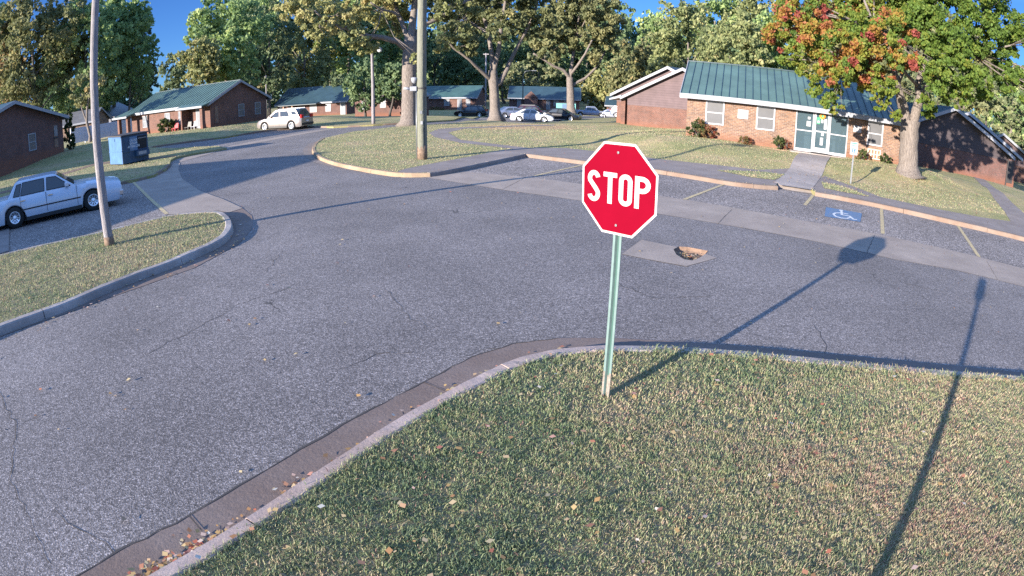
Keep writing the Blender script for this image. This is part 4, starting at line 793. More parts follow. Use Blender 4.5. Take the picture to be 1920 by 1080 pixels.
def end_house(label, pos, th, L, W, h, p, brick_m, roof_m, siding, sid_z, cat='building', name='brick_building', over=.4, ribs=.5, trim='white_trim'):
    """like gable_house but its gable end faces the viewer: local x runs along the gable wall (width L), ridge along y (depth W)"""
    o = empty(name, pos, th, label, cat); t = .18; wl = MB()
    wl.box(0, L, 0, t, -1., h); wl.box(0, L, W-t, W, -1., h); wl.box(0, t, t, W-t, -1., h); wl.box(L-t, L, t, W-t, -1., h)
    if not siding: wl.prism([(0, 0, h), (L, 0, h), (L/2, 0, h+p)], (0, t, 0))
    wl.prism([(0, W-t, h), (L, W-t, h), (L/2, W-t, h+p)], (0, t, 0)); wl.build('wall', brick_m, o)
    if siding:
        s = MB(); s.prism([(0, -.025, sid_z), (L, -.025, sid_z), (L, -.025, h), (L/2, -.025, h+p), (0, -.025, h)], (0, .022, 0))
        s.prism([(0, 0, h), (L, 0, h), (L/2, 0, h+p)], (0, t, 0))
        s.build('gable_siding', siding, o)
    sl = p/(L/2); tk = .10; rf = MB(); ze = h-over*sl; y0 = -.45; y1 = W+.3
    for (xa, za, xb, zb) in ((-over, ze, L/2, h+p), (L+over, ze, L/2, h+p)):
        rf.hexa([(xa, y0, za+.02), (xa, y1, za+.02), (xb, y1, zb+.02), (xb, y0, zb+.02), (xa, y0, za+tk), (xa, y1, za+tk), (xb, y1, zb+tk), (xb, y0, zb+tk)])
    R_ = rf.build('roof', roof_m, o)
    if ribs:
        rb = MB(); y = y0+.02
        while y < y1:
            for (xa, za, xb, zb) in ((-over, ze, L/2, h+p), (L+over, ze, L/2, h+p)):
                rb.hexa([(xa, y, za+tk), (xa, y+.03, za+tk), (xb, y+.03, zb+tk), (xb, y, zb+tk), (xa, y, za+tk+.045), (xa, y+.03, za+tk+.045), (xb, y+.03, zb+tk+.045), (xb, y, zb+tk+.045)])
            y += ribs
        rb.build('seam', 'roof_slate', R_)
    fs = MB()
    for y in (y0-.03, y1):
        for (xa, za, xb, zb) in ((-over, ze, L/2, h+p), (L+over, ze, L/2, h+p)):
            fs.hexa([(xa, y, za-.12), (xa, y+.03, za-.12), (xb, y+.03, zb-.12), (xb, y, zb-.12), (xa, y, za+tk+.01), (xa, y+.03, za+tk+.01), (xb, y+.03, zb+tk+.01), (xb, y, zb+tk+.01)])
    for x in (-over-.03, L+over): fs.box(x, x+.03, y0, y1, ze-.12, ze+tk)
    fs.build('fascia', trim, o)
    return o
# positions of the end houses: (x, y) of the left corner of the gable wall
E1 = end_house('brick wing with mauve gable siding behind the left end of the office', (8.87, 46.82, .03), R(-44.7), 10.2, 9, 2.45, 2.33, 'brick_red', 'roof_black', 'siding_mauve', 1.75, ribs=0)
pc = MB(); pc.box(-.95, -.55, .5, .9, -.6, 2.2); pc.build('porch_pillar', 'brick_red', E1); ps = MB(); ps.box(-1.2, -.02, .3, 3., -.7, .02); ps.build('porch_floor', 'brick_edge', E1)
pr = MB(); pr.hexa([(-1.5, -.4, 2.05), (-.38, -.4, 2.3), (-.38, 4, 2.3), (-1.5, 4, 2.05), (-1.5, -.4, 2.18), (-.38, -.4, 2.5), (-.38, 4, 2.5), (-1.5, 4, 2.18)]); pr.build('porch_roof', 'white_trim', E1)
E1b = end_house('twin brick wing showing only a dark roof edge above the mauve gable', (8.6, 50.2, .2), R(-44.7), 10.2, 9, 2.45, 2.33, 'brick_red', 'roof_black', 'siding_mauve', 1.75, ribs=0)
E2 = end_house('dark brick gable house with dark siding just behind the big maple', (23.92, 33.41, .04), R(-15.3), 10.4, 9, 2.2, 2.3, 'brick_dark', 'roof_teal', 'siding_dark', 1.75)
E3 = end_house('second dark gable house, its teal roof rising behind the first at the right', (28.1, 36.6, .0), R(-15.3), 10.8, 9, 2.2, 2.4, 'brick_dark', 'roof_teal', 'siding_dark', 1.9)
op_ = MB(); op_.box(9.3, 10.6, -.035, -.004, .0, 1.75); op_.build('porch_opening', 'dark_trim', E3)
E4 = end_house('farthest green-roofed gable house at the right edge, low on the slope', (39.3, 42.6, -.7), R(-15.3), 10.4, 9, 2.2, 2.3, 'brick_red', 'roof_teal', 'siding_mauve', 1.9)
dp_ = MB(); dp_.tube([(10.44, -.06, 2.1, .04), (10.44, -.06, -.1, .04)], 8); dp_.build('downpipe', 'dark_trim', E2)

# --- long house on the left
c_, s_ = math.cos(R(-20)), math.sin(R(-20))
h2 = (-26.9-13.5*c_, 48.6-13.5*s_, .48)
H2 = gable_house('long brick house with green roof and pillared porch behind the suv', h2, R(-20), 13.5, 7.6, 2.45, 1.7, 'brick_red', 'roof_green', .5, .3, None, 'house', ribs=.5)
H2['label'] = 'long brick house with green roof and pillared porch left of the beige suv'
for c in list(H2.children):
    pass
# end wall (x = L): two windows, a narrow opening
for v0, v1 in ((3.6, 4.4), (5.9, 6.7)): window(H2, v0, v1, .75, 1.95, 13.5, 'v+', 'white_trim', 'blind')
so_ = MB(); so_.box(13.502, 13.53, .55, .95, .45, 2.0); so_.build('brick_opening', 'brick_tan', H2)
window(H2, 6.3, 7.2, .7, 1.9, 0, 'u'); window(H2, 2.2, 3.1, .7, 1.9, 0, 'u'); window(H2, 8.6, 9.4, .7, 1.9, 0, 'u'); door(H2, 11.4, 12.3, 2.1, 0)
sc_ = MB(); sc_.box(10.2, 10.38, -1.0, -.004, -.4, 2.3); sc_.build('porch_wall', 'brick_red', H2)
for x, y in ((-1.2, -1.2), (.6, -1.2), (-1.2, .8), (13.1, -1.0)):
    m_ = MB(); m_.box(x, x+.36, y, y+.36, -.5, 2.25); m_.build('porch_pillar', 'brick_red', H2)
m_ = MB(); m_.hexa([(-1.6, -1.6, 2.02), (1.4, -1.6, 2.02), (1.4, 1.4, 2.75), (-1.6, 1.4, 2.75), (-1.6, -1.6, 2.14), (1.4, -1.6, 2.14), (1.4, 1.4, 2.87), (-1.6, 1.4, 2.87)]); m_.build('porch_roof', 'roof_green', H2)
m_ = MB(); m_.hexa([(9.9, -1.35, 2.08), (13.85, -1.35, 2.08), (13.85, -.4, 2.32), (9.9, -.4, 2.32), (9.9, -1.35, 2.2), (13.85, -1.35, 2.2), (13.85, -.4, 2.44), (9.9, -.4, 2.44)]); m_.build('porch_roof', 'roof_green', H2)
m_ = MB(); m_.box(-1.6, 1.4, -1.64, -1.603, 1.96, 2.14); m_.box(-1.64, -1.603, -1.64, 1.4, 1.96, 2.14); m_.build('porch_fascia', 'white_trim', H2); m_ = MB(); m_.box(9.9, 13.85, -1.39, -1.352, 2.02, 2.2); m_.build('porch_fascia', 'white_trim', H2)
def lw(base, th, u, v, z): return (base[0]+u*math.cos(th)-v*math.sin(th), base[1]+u*math.sin(th)+v*math.cos(th), base[2]+z)
# things on its porch
def chair_on(loc, m, label, cat='chair'):
    e = empty('plastic_chair', loc, R(-10), label, cat); a = MB(); a.box(-.25, .25, -.25, .2, .40, .44); a.build('seat', m, e); a = MB(); a.hexa([(-.25, .2, .44), (.25, .2, .44), (.25, .24, .44), (-.25, .24, .44), (-.22, .3, .9), (.22, .3, .9), (.22, .34, .9), (-.22, .34, .9)]); a.build('backrest', m, e)
    for x, y in ((-.22, -.22), (.19, -.22), (-.22, .17), (.19, .17)): a = MB(); a.box(x, x+.03, y, y+.03, 0, .4); a.build('leg', m, e)
chair_on(lw(h2, R(-20), 12.2, -1.0, -.02), 'white_paint', 'white plastic chair on the porch of the long brick house')
chair_on(lw(h2, R(-20), 9.2, -1.0, -.05), 'red_plain', 'red chair by the shrub in front of the long brick house')
chair_on(lw(h2, R(-20), 10.9, -.7, -.05), 'black_plastic', 'dark chair between the red and the white chair by the porch door')

# --- left edge house: its wall faces right, gable towards us
H1 = end_house('dark brick gable house at the left edge with one white sash window', (-32.43, 23.15, .97), R(92.1), 11.5, 8, 2.5, 1.55, 'brick_dark', 'roof_slate', None, 0, 'house', 'brick_house', .35, 0)
window(H1, 7.35, 8.2, .55, 1.75, 0, 'u', 'white_trim', 'blind', fw=.07)
m_ = MB(); m_.box(10.35, 10.8, -.03, -.004, .35, 2.0); m_.build('brick_opening', 'brick_tan', H1); m_ = MB(); m_.box(10.38, 10.78, -.05, -.031, 1.2, 1.95); m_.build('opening_glass', 'blind_light', H1); m_ = MB(); m_.box(10.33, 10.82, -.06, -.031, 1.02, 1.14); m_.build('opening_rail', 'dark_trim', H1)
# the neighbour outside the frame whose shadow falls on the road
d_ = Vector((.736, .677)); v_ = Vector((.677, -.736))
p0 = d_*-19.0+v_*-33.2
NB = end_house('brick neighbour house left of the parked sedan casting its gable shadow', (p0.x, p0.y, 0), math.atan2(v_.y, v_.x), 17.0, 9, 2.15, 2.55, 'brick_red', 'roof_green', None, 0, 'house', 'brick_house', .3, 0)

# --- far houses
F1 = gable_house('low brick house with blue-slate roof half hidden by small trees', (-38.3, 92.5, -.9), R(-12), 13, 8, 2.45, 2.3, 'brick_dark', 'roof_slate', .5, .3, None, 'house', ribs=0)
window(F1, 6.3, 7.6, .7, 1.9, 0, 'u', 'white_paint'); window(F1, 9.2, 10.2, .7, 1.9, 0, 'u', 'white_paint'); door(F1, 11.9, 12.8, 2.1); window(F1, .4, 1.3, .7, 1.9, 0, 'u', 'white_paint')
for x_ in (1.9, 3.6): m_ = MB(); m_.box(x_, x_+.2, -1.3, -1.1, -.2, 2.1); m_.build('porch_pillar', 'brick_edge', F1)
m_ = MB(); m_.hexa([(1.2, -1.6, 2.0), (8.4, -1.6, 2.0), (8.4, -.5, 2.25), (1.2, -.5, 2.25), (1.2, -1.6, 2.1), (8.4, -1.6, 2.1), (8.4, -.5, 2.35), (1.2, -.5, 2.35)]); m_.build('porch_roof', 'roof_slate', F1)
F2 = end_house('small dark brick gable end with two windows behind the street lamp', (-21.6, 80, -.75), R(-15), 7.6, 8, 2.6, 1.6, 'brick_dark', 'roof_slate', 'siding_dark', 2.2, 'house', 'brick_house', .3, 0)
window(F2, 1.1, 2.0, .9, 2.2, 0, 'u'); window(F2, 3.9, 4.8, 1.1, 2.5, 0, 'u')
F3 = gable_house('sunlit red brick house with teal roof behind the black suv', (-18.2, 110, -1.3), R(-10), 11.6, 8, 2.45, 1.95, 'brick_red', 'roof_teal', .45, .3, None, 'house', ribs=0)
window(F3, 5.6, 6.6, .8, 2.0, 0, 'u', 'white_paint'); door(F3, 8.1, 8.9, 2.1); window(F3, 9.7, 10.5, .8, 2.0, 0, 'u', 'white_paint'); window(F3, 1.2, 2.0, .8, 2.0, 0, 'u', 'white_paint')
F4 = gable_house('wide dark brick house with blue roof behind the white sedan', (-1, 121, -1.6), R(-5), 14, 8, 2.45, 2.2, 'brick_dark', 'roof_slate', .45, .3, None, 'house', ribs=0)
for a in (3.2, 8.9, 10.9, 12.2): window(F4, a, a+.95, .8, 2.0, 0, 'u', 'white_paint')
door(F4, 1.6, 2.4, 2.1); door(F4, 7.4, 8.2, 2.1)
m_ = MB(); m_.prism([(3.0, -.9, 2.45), (5.8, -.9, 2.45), (4.4, -.9, 3.75)], (0, .12, 0)); m_.box(3.1, 5.7, -.86, -.78, -.2, 2.45); m_.build('porch_gable', 'brick_dark', F4)
F5 = gable_house('low brick house with white-trimmed carport roof beside the silver pickup', (17.3, 112, -2.1), R(-12), 9, 8, 2.3, 1.4, 'brick_red', 'roof_slate', .8, .4, None, 'house', ribs=0)
window(F5, .7, 1.8, .6, 1.8, 0, 'u', 'white_paint')
GH = end_house('grey-sided gable house rising behind the long brick house roof', (-72.5, 76, -.3), R(14), 11, 12, 2.9, 2.9, 'siding_grey', 'roof_grey', 'siding_grey', 1.0, 'house', 'grey_house', .4, 0)
GL = gable_house('pale brick house with long light grey roof behind the small trees at left', (-74, 62, .2), R(20), 17, 8, 2.6, 1.6, 'brick_tan', 'roof_grey', .4, .3, None, 'house', ribs=0)
# ------------------------------------------------------------------ white fence
def fence(label, a, b, h, m, name='panel_fence', step=2.4, base=0.15):
    e = empty(name, (a[0], a[1], tz(*a)+LIFT), math.atan2(b[1]-a[1], b[0]-a[0]), label, 'fence'); L = math.dist(a, b); n = max(1, int(L/step)); za = tz(*a)+LIFT
    for i in range(n):
        x0 = L*i/n; x1 = L*(i+1)/n; z = tz(a[0]+(b[0]-a[0])*x0/L, a[1]+(b[1]-a[1])*x0/L)+LIFT-za
        p = MB(); p.box(x0+.06, x1-.06, -.02, .02, z+base, z+h); p.build('panel', m, e); q = MB(); q.box(x0-.05, x0+.05, -.05, .05, z, z+h+.05); q.build('post', m, e)
    return e
fence('long white board fence behind the slim tree left of the long house', (-45.6, 49.4), (-46.5, 67.5), 1.75, 'fence_white')

# ------------------------------------------------------------------ poles, lamps, signs
def lamp_head(e, x, y, z, dx, s=1., m='galvanised'):
    a = MB(); a.tube([(x, y, z-.25, .03*s), (x+dx*.3, y, z-.02, .03*s), (x+dx*.95, y, z+.06, .028*s)], 8); a.build('lamp_arm', m, e, True)
    h = MB(); h.lathe([(.01, .1*s), (.13*s, .06*s), (.17*s, 0), (.16*s, -.05*s)], 14, 'z', (x+dx*1.15, y, z+.04)); hh = h.build('lamp_head', m, e, True)
    l = MB(); l.lathe([(.15*s, .0), (.13*s, -.1*s), (.05*s, -.16*s)], 14, 'z', (x+dx*1.15, y, z-.015)); l.build('lens', 'lamp_lens', hh, True)
# weathered light pole on the left island, slightly curved
lx, ly = -8.64, 10.26; lz = tz(lx, ly)+LIFT
e = empty('light_pole', (lx, ly, lz), 0, 'weathered grey wooden light pole on the left grass island', 'light pole')
mb = MB(); mb.tube([(0, 0, -.1, .115), (-.01, .0, 1., .108), (-.03, 0, 2.2, .10), (-.02, 0, 3.6, .095), (.02, 0, 5.4, .088), (.05, 0, 6.6, .082)], 14, .025, 3); mb.build('pole', 'pole_wood', e, True)
mb = MB(); mb.lathe([(.125, -.05), (.122, .12), (.117, .2)], 14, 'z'); mb.build('stained_foot', 'pole_foot', e, True)
lamp_head(e, .05, 0, 6.3, .5, 1.6)
# greenish utility pole by the walk
ux, uy = -3.46, 22.45; uz = tz(ux, uy)+LIFT
e = empty('utility_pole', (ux, uy, uz), 0, 'greenish treated utility pole at the corner of the centre lawn', 'utility pole')
mb = MB(); mb.tube([(0, 0, -.1, .185), (.0, 0, 2., .178), (-.0, 0, 6, .165), (.02, 0, 11.5, .14)], 16, .02, 5); mb.build('pole', 'pole_green', e, True)
mb = MB(); mb.lathe([(.20, -.06), (.20, .35), (.188, .55)], 16, 'z'); mb.build('stained_foot', 'pole_foot', e, True)
mb = MB(); mb.tube([(-.19, -.08, 0, .028), (-.185, -.08, 2.55, .028)], 8); mb.build('conduit', 'galvanised', e, True)
mb = MB(); mb.box(-.42, -.16, -.18, .02, 2.62, 2.80); bxx = mb.build('camera_box', 'white_trim', e, bevel=.02); mb = MB(); mb.tube([(-.42, -.1, 2.7, .05), (-.66, -.12, 2.74, .05)], 10); mb.build('camera', 'white_trim', bxx, True)
mb = MB(); mb.lathe([(.0, -.14), (.09, -.1), (.12, 0), (.12, .08), (.04, .1)], 14, 'z', (-.27, -.06, 3.05)); mb.build('dome_camera', 'white_trim', e, True)
mb = MB(); mb.lathe([(.19, -.03), (.19, .03)], 16, 'z', (0, 0, 2.72)); mb.build('band', 'dark_trim', e)
mb = MB(); mb.box(-.05, .05, -.197, -.186, 1.75, 1.87); mb.build('metal_tag', 'galvanised', e); mb = MB(); mb.box(-.02, .06, -.195, -.185, 1.35, 1.47); mb.build('paper_notice', 'white_trim', e)
mb = MB(); mb.tube([(.12, -.13, 0, .008), (.115, -.125, 4., .008), (.11, -.11, 9., .008)], 5); mb.build('ground_wire', 'dark_trim', e)
# street lamp in front of the far houses
x, y = -11.05, 46.5; e = empty('street_lamp', (x, y, tz(x, y)+LIFT), 0, 'slim weathered street lamp on the grass left of the big oak', 'street lamp')
mb = MB(); mb.tube([(0, 0, -.1, .15), (-.0, 0, 3, .125), (-.08, 0, 5.95, .10)], 10, .02, 6); mb.build('pole', 'pole_wood', e, True); lamp_head(e, -.08, 0, 5.95, .55, 1.3)
x, y = 1.6, 113.; e = empty('street_lamp', (x, y, tz(x, y)), 0, 'dark thin curved-arm street lamp before the blue-roofed house', 'street lamp')
mb = MB(); mb.tube([(0, 0, -.1, .11), (0, 0, 7.0, .08)], 8); mb.build('pole', 'dark_trim', e, True); mb = MB(); mb.tube([(0, 0, 7., .05), (.5, 0, 7.6, .05), (1.7, 0, 7.75, .05)], 8); mb.build('lamp_arm', 'galvanised', e, True); mb = MB(); mb.box(1.6, 2.5, -.15, .15, 7.65, 7.82); mb.build('lamp_head', 'galvanised', e, bevel=.05)
x, y = -5.1, 108.; e = empty('utility_pole', (x, y, tz(x, y)), 0, 'tall pale pole rising behind the red brick house gable', 'utility pole')
mb = MB(); mb.tube([(0, 0, -.1, .16), (0, 0, 10.5, .12)], 10); mb.build('pole', 'pole_wood', e, True); mb = MB(); mb.box(-.5, .5, -.08, .08, 10.2, 10.4); mb.build('crossarm', 'pole_wood', e)
x, y = -39.2, 90.; e = empty('utility_pole', (x, y, tz(x, y)), 0, 'slender dark pole rising behind the right end of the long house', 'utility pole')
mb = MB(); mb.tube([(0, 0, -.1, .12), (0, 0, 7.2, .1)], 8); mb.build('pole', 'pole_wood', e, True); mb = MB(); mb.box(-.3, .3, -.06, .06, 6.9, 7.0); mb.build('crossarm', 'pole_wood', e)
# the pole that carries the camera, straight behind it as seen from the sun
sx, sy = -.736*.16, -.677*.16
e = empty('camera_pole', (sx, sy, LIFT), 0, 'round steel pole with a small camera box, its shadow falling across the front lawn', 'pole')
mb = MB(); mb.tube([(0, 0, -.1, .045), (0, 0, 2.55, .045)], 14); mb.build('pole', 'galvanised', e, True); mb = MB(); mb.box(-.075, .075, -.075, .075, 2.45, 2.86); mb.build('camera_box', 'white_trim', e, bevel=.01)

# ------------------------------------------------------------------ stop sign
SX, SY, SZ, SYAW = .85, 4.73, 2.05, -.809
bx_, by_ = .865, 4.775; bz = tz(bx_, by_)+LIFT
e = empty('stop_sign', (bx_, by_, bz), 0, 'red octagonal STOP sign on a pale green steel channel post at the lawn corner', 'stop sign')
S = empty_ = None
fr = Matrix.Rotation(SYAW, 4, 'Z')
def sgn_obj(mb, name, m, parent, **kw):
    o = mb.build(name, m, parent, **kw); o.matrix_local = Matrix.Translation((SX-bx_, SY-by_, SZ-bz)) @ fr @ Matrix.Rotation(-.019, 4, 'Y'); return o
r8 = .381/math.cos(R(22.5)); oc = lambda r, y: [(r*math.cos(R(22.5+45*i)), y, r*math.sin(R(22.5+45*i))) for i in range(8)]
mb = MB(); mb.prism(oc(r8, .0), (0, .003, 0)); plate = sgn_obj(mb, 'sign_plate', 'sign_white', e)
def child0(mb, name, m, parent): o = mb.build(name, m, parent); return o
mb = MB(); mb.prism(oc(r8-.021, -.0018), (0, .0015, 0)); child0(mb, 'red_face', 'sign_red', plate)
def stroke(mb, pts, wd, y=-.004, closed=False):
    """flat ribbon of constant width through 2d points (mitred)"""
    P = [Vector(p) for p in pts]; n = len(P); L_ = []; R2 = []
    for i in range(n):
        a = P[i-1] if (i or closed) else P[i]; b = P[(i+1) % n] if (i < n-1 or closed) else P[i]
        t = (b-a).normalized(); nn = Vector((-t.y, t.x)); L_.append(P[i]+nn*wd/2); R2.append(P[i]-nn*wd/2)
    c = len(mb.v); V = [(p.x, y, p.y) for p in L_]+[(p.x, y, p.y) for p in R2]; m_ = n if closed else n-1
    mb.add(V, [(i, (i+1) % n, n+(i+1) % n, n+i) for i in range(m_)])
lh = .252; lw_ = .112; sw = .0375; mb = MB()
def arc(cx, cy, rx, ry, a0, a1, n=12): return [(cx+rx*math.cos(R(a0+(a1-a0)*i/n)), cy+ry*math.sin(R(a0+(a1-a0)*i/n))) for i in range(n+1)]
x0s = [-.262, -.128, .004, .138]; hh = lh/2; rr = lw_/2-sw/2
cx_ = x0s[0]+lw_/2-.004; q = lh/4-sw/4
S_ = arc(cx_, q, rr, q-sw/4*1.0, 25, 90, 5)+arc(cx_, q, rr, q-sw/4, 90, 250, 10)[1:]+[(cx_+.0, .012), (cx_+.012, -.012)]+arc(cx_, -q, rr, q-sw/4, 60, -90, 10)+arc(cx_, -q, rr, q-sw/4, -90, -155, 5)[1:]
S_ = arc(cx_, .0615, rr, .047, 15, 200, 14)+[(cx_-.02, .026), (cx_+.018, -.020)]+arc(cx_, -.0615, rr, .047, 20, -165, 14)
stroke(mb, S_, sw)
cx_ = x0s[1]+lw_/2+.003; mb.add([(cx_-.058, -.004, hh), (cx_+.058, -.004, hh), (cx_+.058, -.004, hh-sw), (cx_-.058, -.004, hh-sw)], [(0, 1, 2, 3)]); mb.add([(cx_-sw/2, -.0041, hh-sw), (cx_+sw/2, -.0041, hh-sw), (cx_+sw/2, -.0041, -hh), (cx_-sw/2, -.0041, -hh)], [(0, 1, 2, 3)])
cx_ = x0s[2]+lw_/2+.002; b0 = hh-rr-sw/2; O_ = arc(cx_, b0, rr, rr, 0, 180, 14)+arc(cx_, -b0, rr, rr, 180, 360, 14); stroke(mb, O_, sw, closed=True)
cx_ = x0s[3]; mb.add([(cx_, -.0041, hh), (cx_+sw, -.0041, hh), (cx_+sw, -.0041, -hh), (cx_, -.0041, -hh)], [(0, 1, 2, 3)])
pr_ = .068-sw/2; stroke(mb, [(cx_+sw*.9, hh-sw/2), (cx_+.058, hh-sw/2)]+arc(cx_+.058, hh-sw/2-pr_*.95, pr_*1.0, pr_*.95, 85, -85, 12)+[(cx_+.058, hh-sw/2-1.9*pr_), (cx_+sw*.9, hh-sw/2-1.9*pr_)], sw, -.0042)
child0(mb, 'lettering', 'sign_white', plate).scale = (1.2, 1, 1.03)
for z in (.30, -.30): mb = MB(); mb.lathe([(.0, 0), (.011, .001), (.011, .006), (.0, .009)], 10, 'y', (-.005, -.012, z)); child0(mb, 'bolt', 'galvanised', plate)
# U-channel post, leaning a touch
pm = MB(); Ls = 2.30; prof = [(-.042, 0), (-.024, 0), (-.016, .028), (.016, .028), (.024, 0), (.042, 0), (.042, -.005), (.020, -.005), (.012, .022), (-.012, .022), (-.020, -.005), (-.042, -.005)]
prof = [(a*1.05, b-.03) for a, b in prof]
tx, ty = SX-bx_+.008, SY-by_+.0
def pv(a, b, z): t = z/(SZ-bz); x = a; y = b; c, s = math.cos(SYAW), math.sin(SYAW); return (x*c-(y+.045)*s+tx*t, x*s+(y+.045)*c+ty*t, z)
k = len(prof)
pm.add([pv(a, b, -.1) for a, b in prof]+[pv(a, b, Ls-.08) for a, b in prof], [(i, (i+1) % k, k+(i+1) % k, k+i) for i in range(k)]+[tuple(range(k, 2*k))])
post = pm.build('post', 'post_green', e)
rb_ = MB(); rb_.add([pv(-.0125, -.0125+.005, .25), pv(.0125, -.0125+.005, .25), pv(.0125, -.0125+.005, 1.75), pv(-.0125, -.0125+.005, 1.75)], [(0, 1, 2, 3)])
rb_ = MB(); rb_.add([pv(-.0125, -.0095, .22), pv(.0125, -.0095, .22), pv(.0125, -.0095, 2.1), pv(-.0125, -.0095, 2.1)], [(0, 1, 2, 3)]); rb_.build('channel_face', 'post_green_dark', post)
rb_ = MB()
for a, b in ((-.0445, -.0248), (.0248, .0445)): rb_.add([pv(a, -.0362, -.05), pv(b, -.0362, -.05), pv(b, -.0362, .26), pv(a, -.0362, .26)], [(0, 1, 2, 3)])
rb_.add([pv(-.0125, -.0090, -.05), pv(.0125, -.0090, -.05), pv(.0125, -.0090, .22), pv(-.0125, -.0090, .22)], [(0, 1, 2, 3)])
rb_.build('worn_foot', 'worn_paint', post)

# accessible parking sign
x, y = 13.21, 20.58; z = tz(x, y)+LIFT; e = empty('parking_sign', (x, y, z), R(-24), 'small white parking sign with blue wheelchair square on a steel post', 'parking sign')
mb = MB(); mb.box(-.03, .03, -.015, .015, -.1, 1.6); mb.build('post', 'galvanised', e); mb = MB(); mb.box(-.155, .155, -.024, -.017, 1.16, 1.66); pl = mb.build('sign_plate', 'sign_white', e)
mb = MB(); mb.box(-.075, .075, -.028, -.0245, 1.24, 1.42); mb.build('blue_square', 'blue_plain', pl)
mb = MB(); mb.box(-.12, .12, -.028, -.0245, 1.585, 1.635); mb.box(-.10, .10, -.028, -.0245, 1.50, 1.54); mb.build('lettering', 'green_plain', pl)
mb = MB(); mb.box(-.02, .015, -.031, -.0285, 1.36, 1.4); mb.box(-.02, .0, -.031, -.0285, 1.29, 1.36); mb.box(-.03, .04, -.031, -.0285, 1.27, 1.29); mb.build('wheelchair_symbol', 'white_paint', pl)

# ------------------------------------------------------------------ dumpsters
def dumpster(label, loc, rz, L, W, h0, h1, mf, ms, textp=True):
    """x along the front (towards -y), sloping lid: high at +x"""
    e = empty('dumpster', loc, rz, label, 'dumpster')
    b = MB(); b.hexa([(0, 0, .06), (L, 0, .06), (L, W, .06), (0, W, .06), (0, 0, h0), (L, 0, h0), (L, W, h1), (0, W, h1)]); b.build('body', mf, e, bevel=.012)
    s = MB(); s.add([(-.006, .02, .08), (-.006, W-.02, .08), (-.006, W-.02, h1-.03), (-.006, .02, h0-.03)], [(0, 1, 2, 3)]); sp = s.build('side_panel', ms, e)
    s = MB(); s.box(-.035, -.007, 0, W, .74, .78); s.box(-.035, -.007, 0, W, h0-.07, h0-.02); s.box(-.03, -.007, W*.5, W*.5+.05, h0-.25, h0-.1); s.build('side_rib', ms, sp)
    l = MB(); l.hexa([(-.05, -.06, h0+.0), (L+.05, -.06, h0), (L+.05, W+.03, h1), (-.05, W+.03, h1), (-.05, -.06, h0+.06), (L+.05, -.06, h0+.06), (L+.05, W+.03, h1+.06), (-.05, W+.03, h1+.06)]); l.build('lid', 'dark_trim', e)
    d = MB(); d.box(L*.62, L*.94, -.03, -.004, h0*.48, h0*.92); d.build('open_door', 'black_rubber', e)
    r = MB(); r.box(L*.62, L*.94, -.045, -.031, h0*.83, h0*.86); r.build('door_bar', 'galvanised', e)
    f = MB(); f.box(L*.30, L*.58, -.03, -.004, h0*.44, h0*.94); dp = f.build('sign_panel', 'ada_blue', e)
    p = MB(); p.box(L*.48, L*.98, -.20, -.004, h0*.22, h0*.42); pk = p.build('fork_pocket', mf, e); p = MB(); p.box(L*.56, L*.86, -.208, -.201, h0*.27, h0*.38); p.build('label_plate', 'white_trim', pk)
    rr_ = MB(); rr_.box(L*.0, L, -.04, -.004, h0*.43, h0*.455); rr_.build('rib', mf, e)
    if textp:
        text_mesh('lettering', 'CLOSE\nDOOR\nAFTER USE', .17, 'white_text', dp, (L*.44, -.034, h0*.70), (R(90), 0, 0), .002)
    return e
dumpster('blue dumpster with sloping lid and white lettering beside the left road', (-20.75, 26.75, tz(-21, 28)+LIFT), R(64), 1.75, 1.75, 1.56, 1.6, 'dumpster_blue', 'dumpster_side')
dumpster('pale teal dumpster by the trees beyond the white sedan', (6.9, 99, tz(6.9, 99)+.2), R(-5), 3.2, 1.6, 1.9, 2.0, 'dumpster_teal', 'dumpster_teal', False)

# ------------------------------------------------------------------ cars
def paint(name, col, metallic=.35, rough=.28):
    m = mat(name, col, rough, metallic=metallic); m.node_tree.nodes['Principled BSDF'].inputs['Coat Weight'].default_value = .6; m.node_tree.nodes['Principled BSDF'].inputs['Coat Roughness'].default_value = .08; return name
def wheel(e, x, y, r, side, wd=.2, hub='plain', rf=.62):
    w_ = empty('wheel', (x, y, r), 0); w_.parent = e
    t = MB(); s = side
    t.lathe([(r*rf, -wd/2), (r*.93, -wd/2), (r, -wd/2+.03), (r, wd/2-.03), (r*.93, wd/2), (r*rf, wd/2)], 28, 'y', cap=False); t.build('tyre', 'black_rubber', w_, True)
    q = MB(); q.lathe([(.0, s*wd*.36), (r*.16, s*wd*.40), (r*.2, s*wd*.30), (r*rf*.78, s*wd*.26), (r*rf*.86, s*wd*.46), (r*rf*.99, s*wd*.49), (r*rf, s*wd*.3)], 28, 'y'); q.build('rim', 'rim_silver', w_, True)
    d = MB(); n = 10 if hub == 'plain' else 5
    for i in range(n):
        a = 2*math.pi*i/n; a1 = a+2*math.pi/n*.42
        r0, r1 = r*.24, r*rf*.74; y_ = s*wd*.31
        d.add([(r0*math.cos(a), y_, r0*math.sin(a)), (r1*math.cos(a), y_, r1*math.sin(a)), (r1*math.cos(a1), y_, r1*math.sin(a1)), (r0*math.cos(a1), y_, r0*math.sin(a1))], [(0, 1, 2, 3)])
    d.build('rim_slot', 'black_plastic', w_)
    return w_
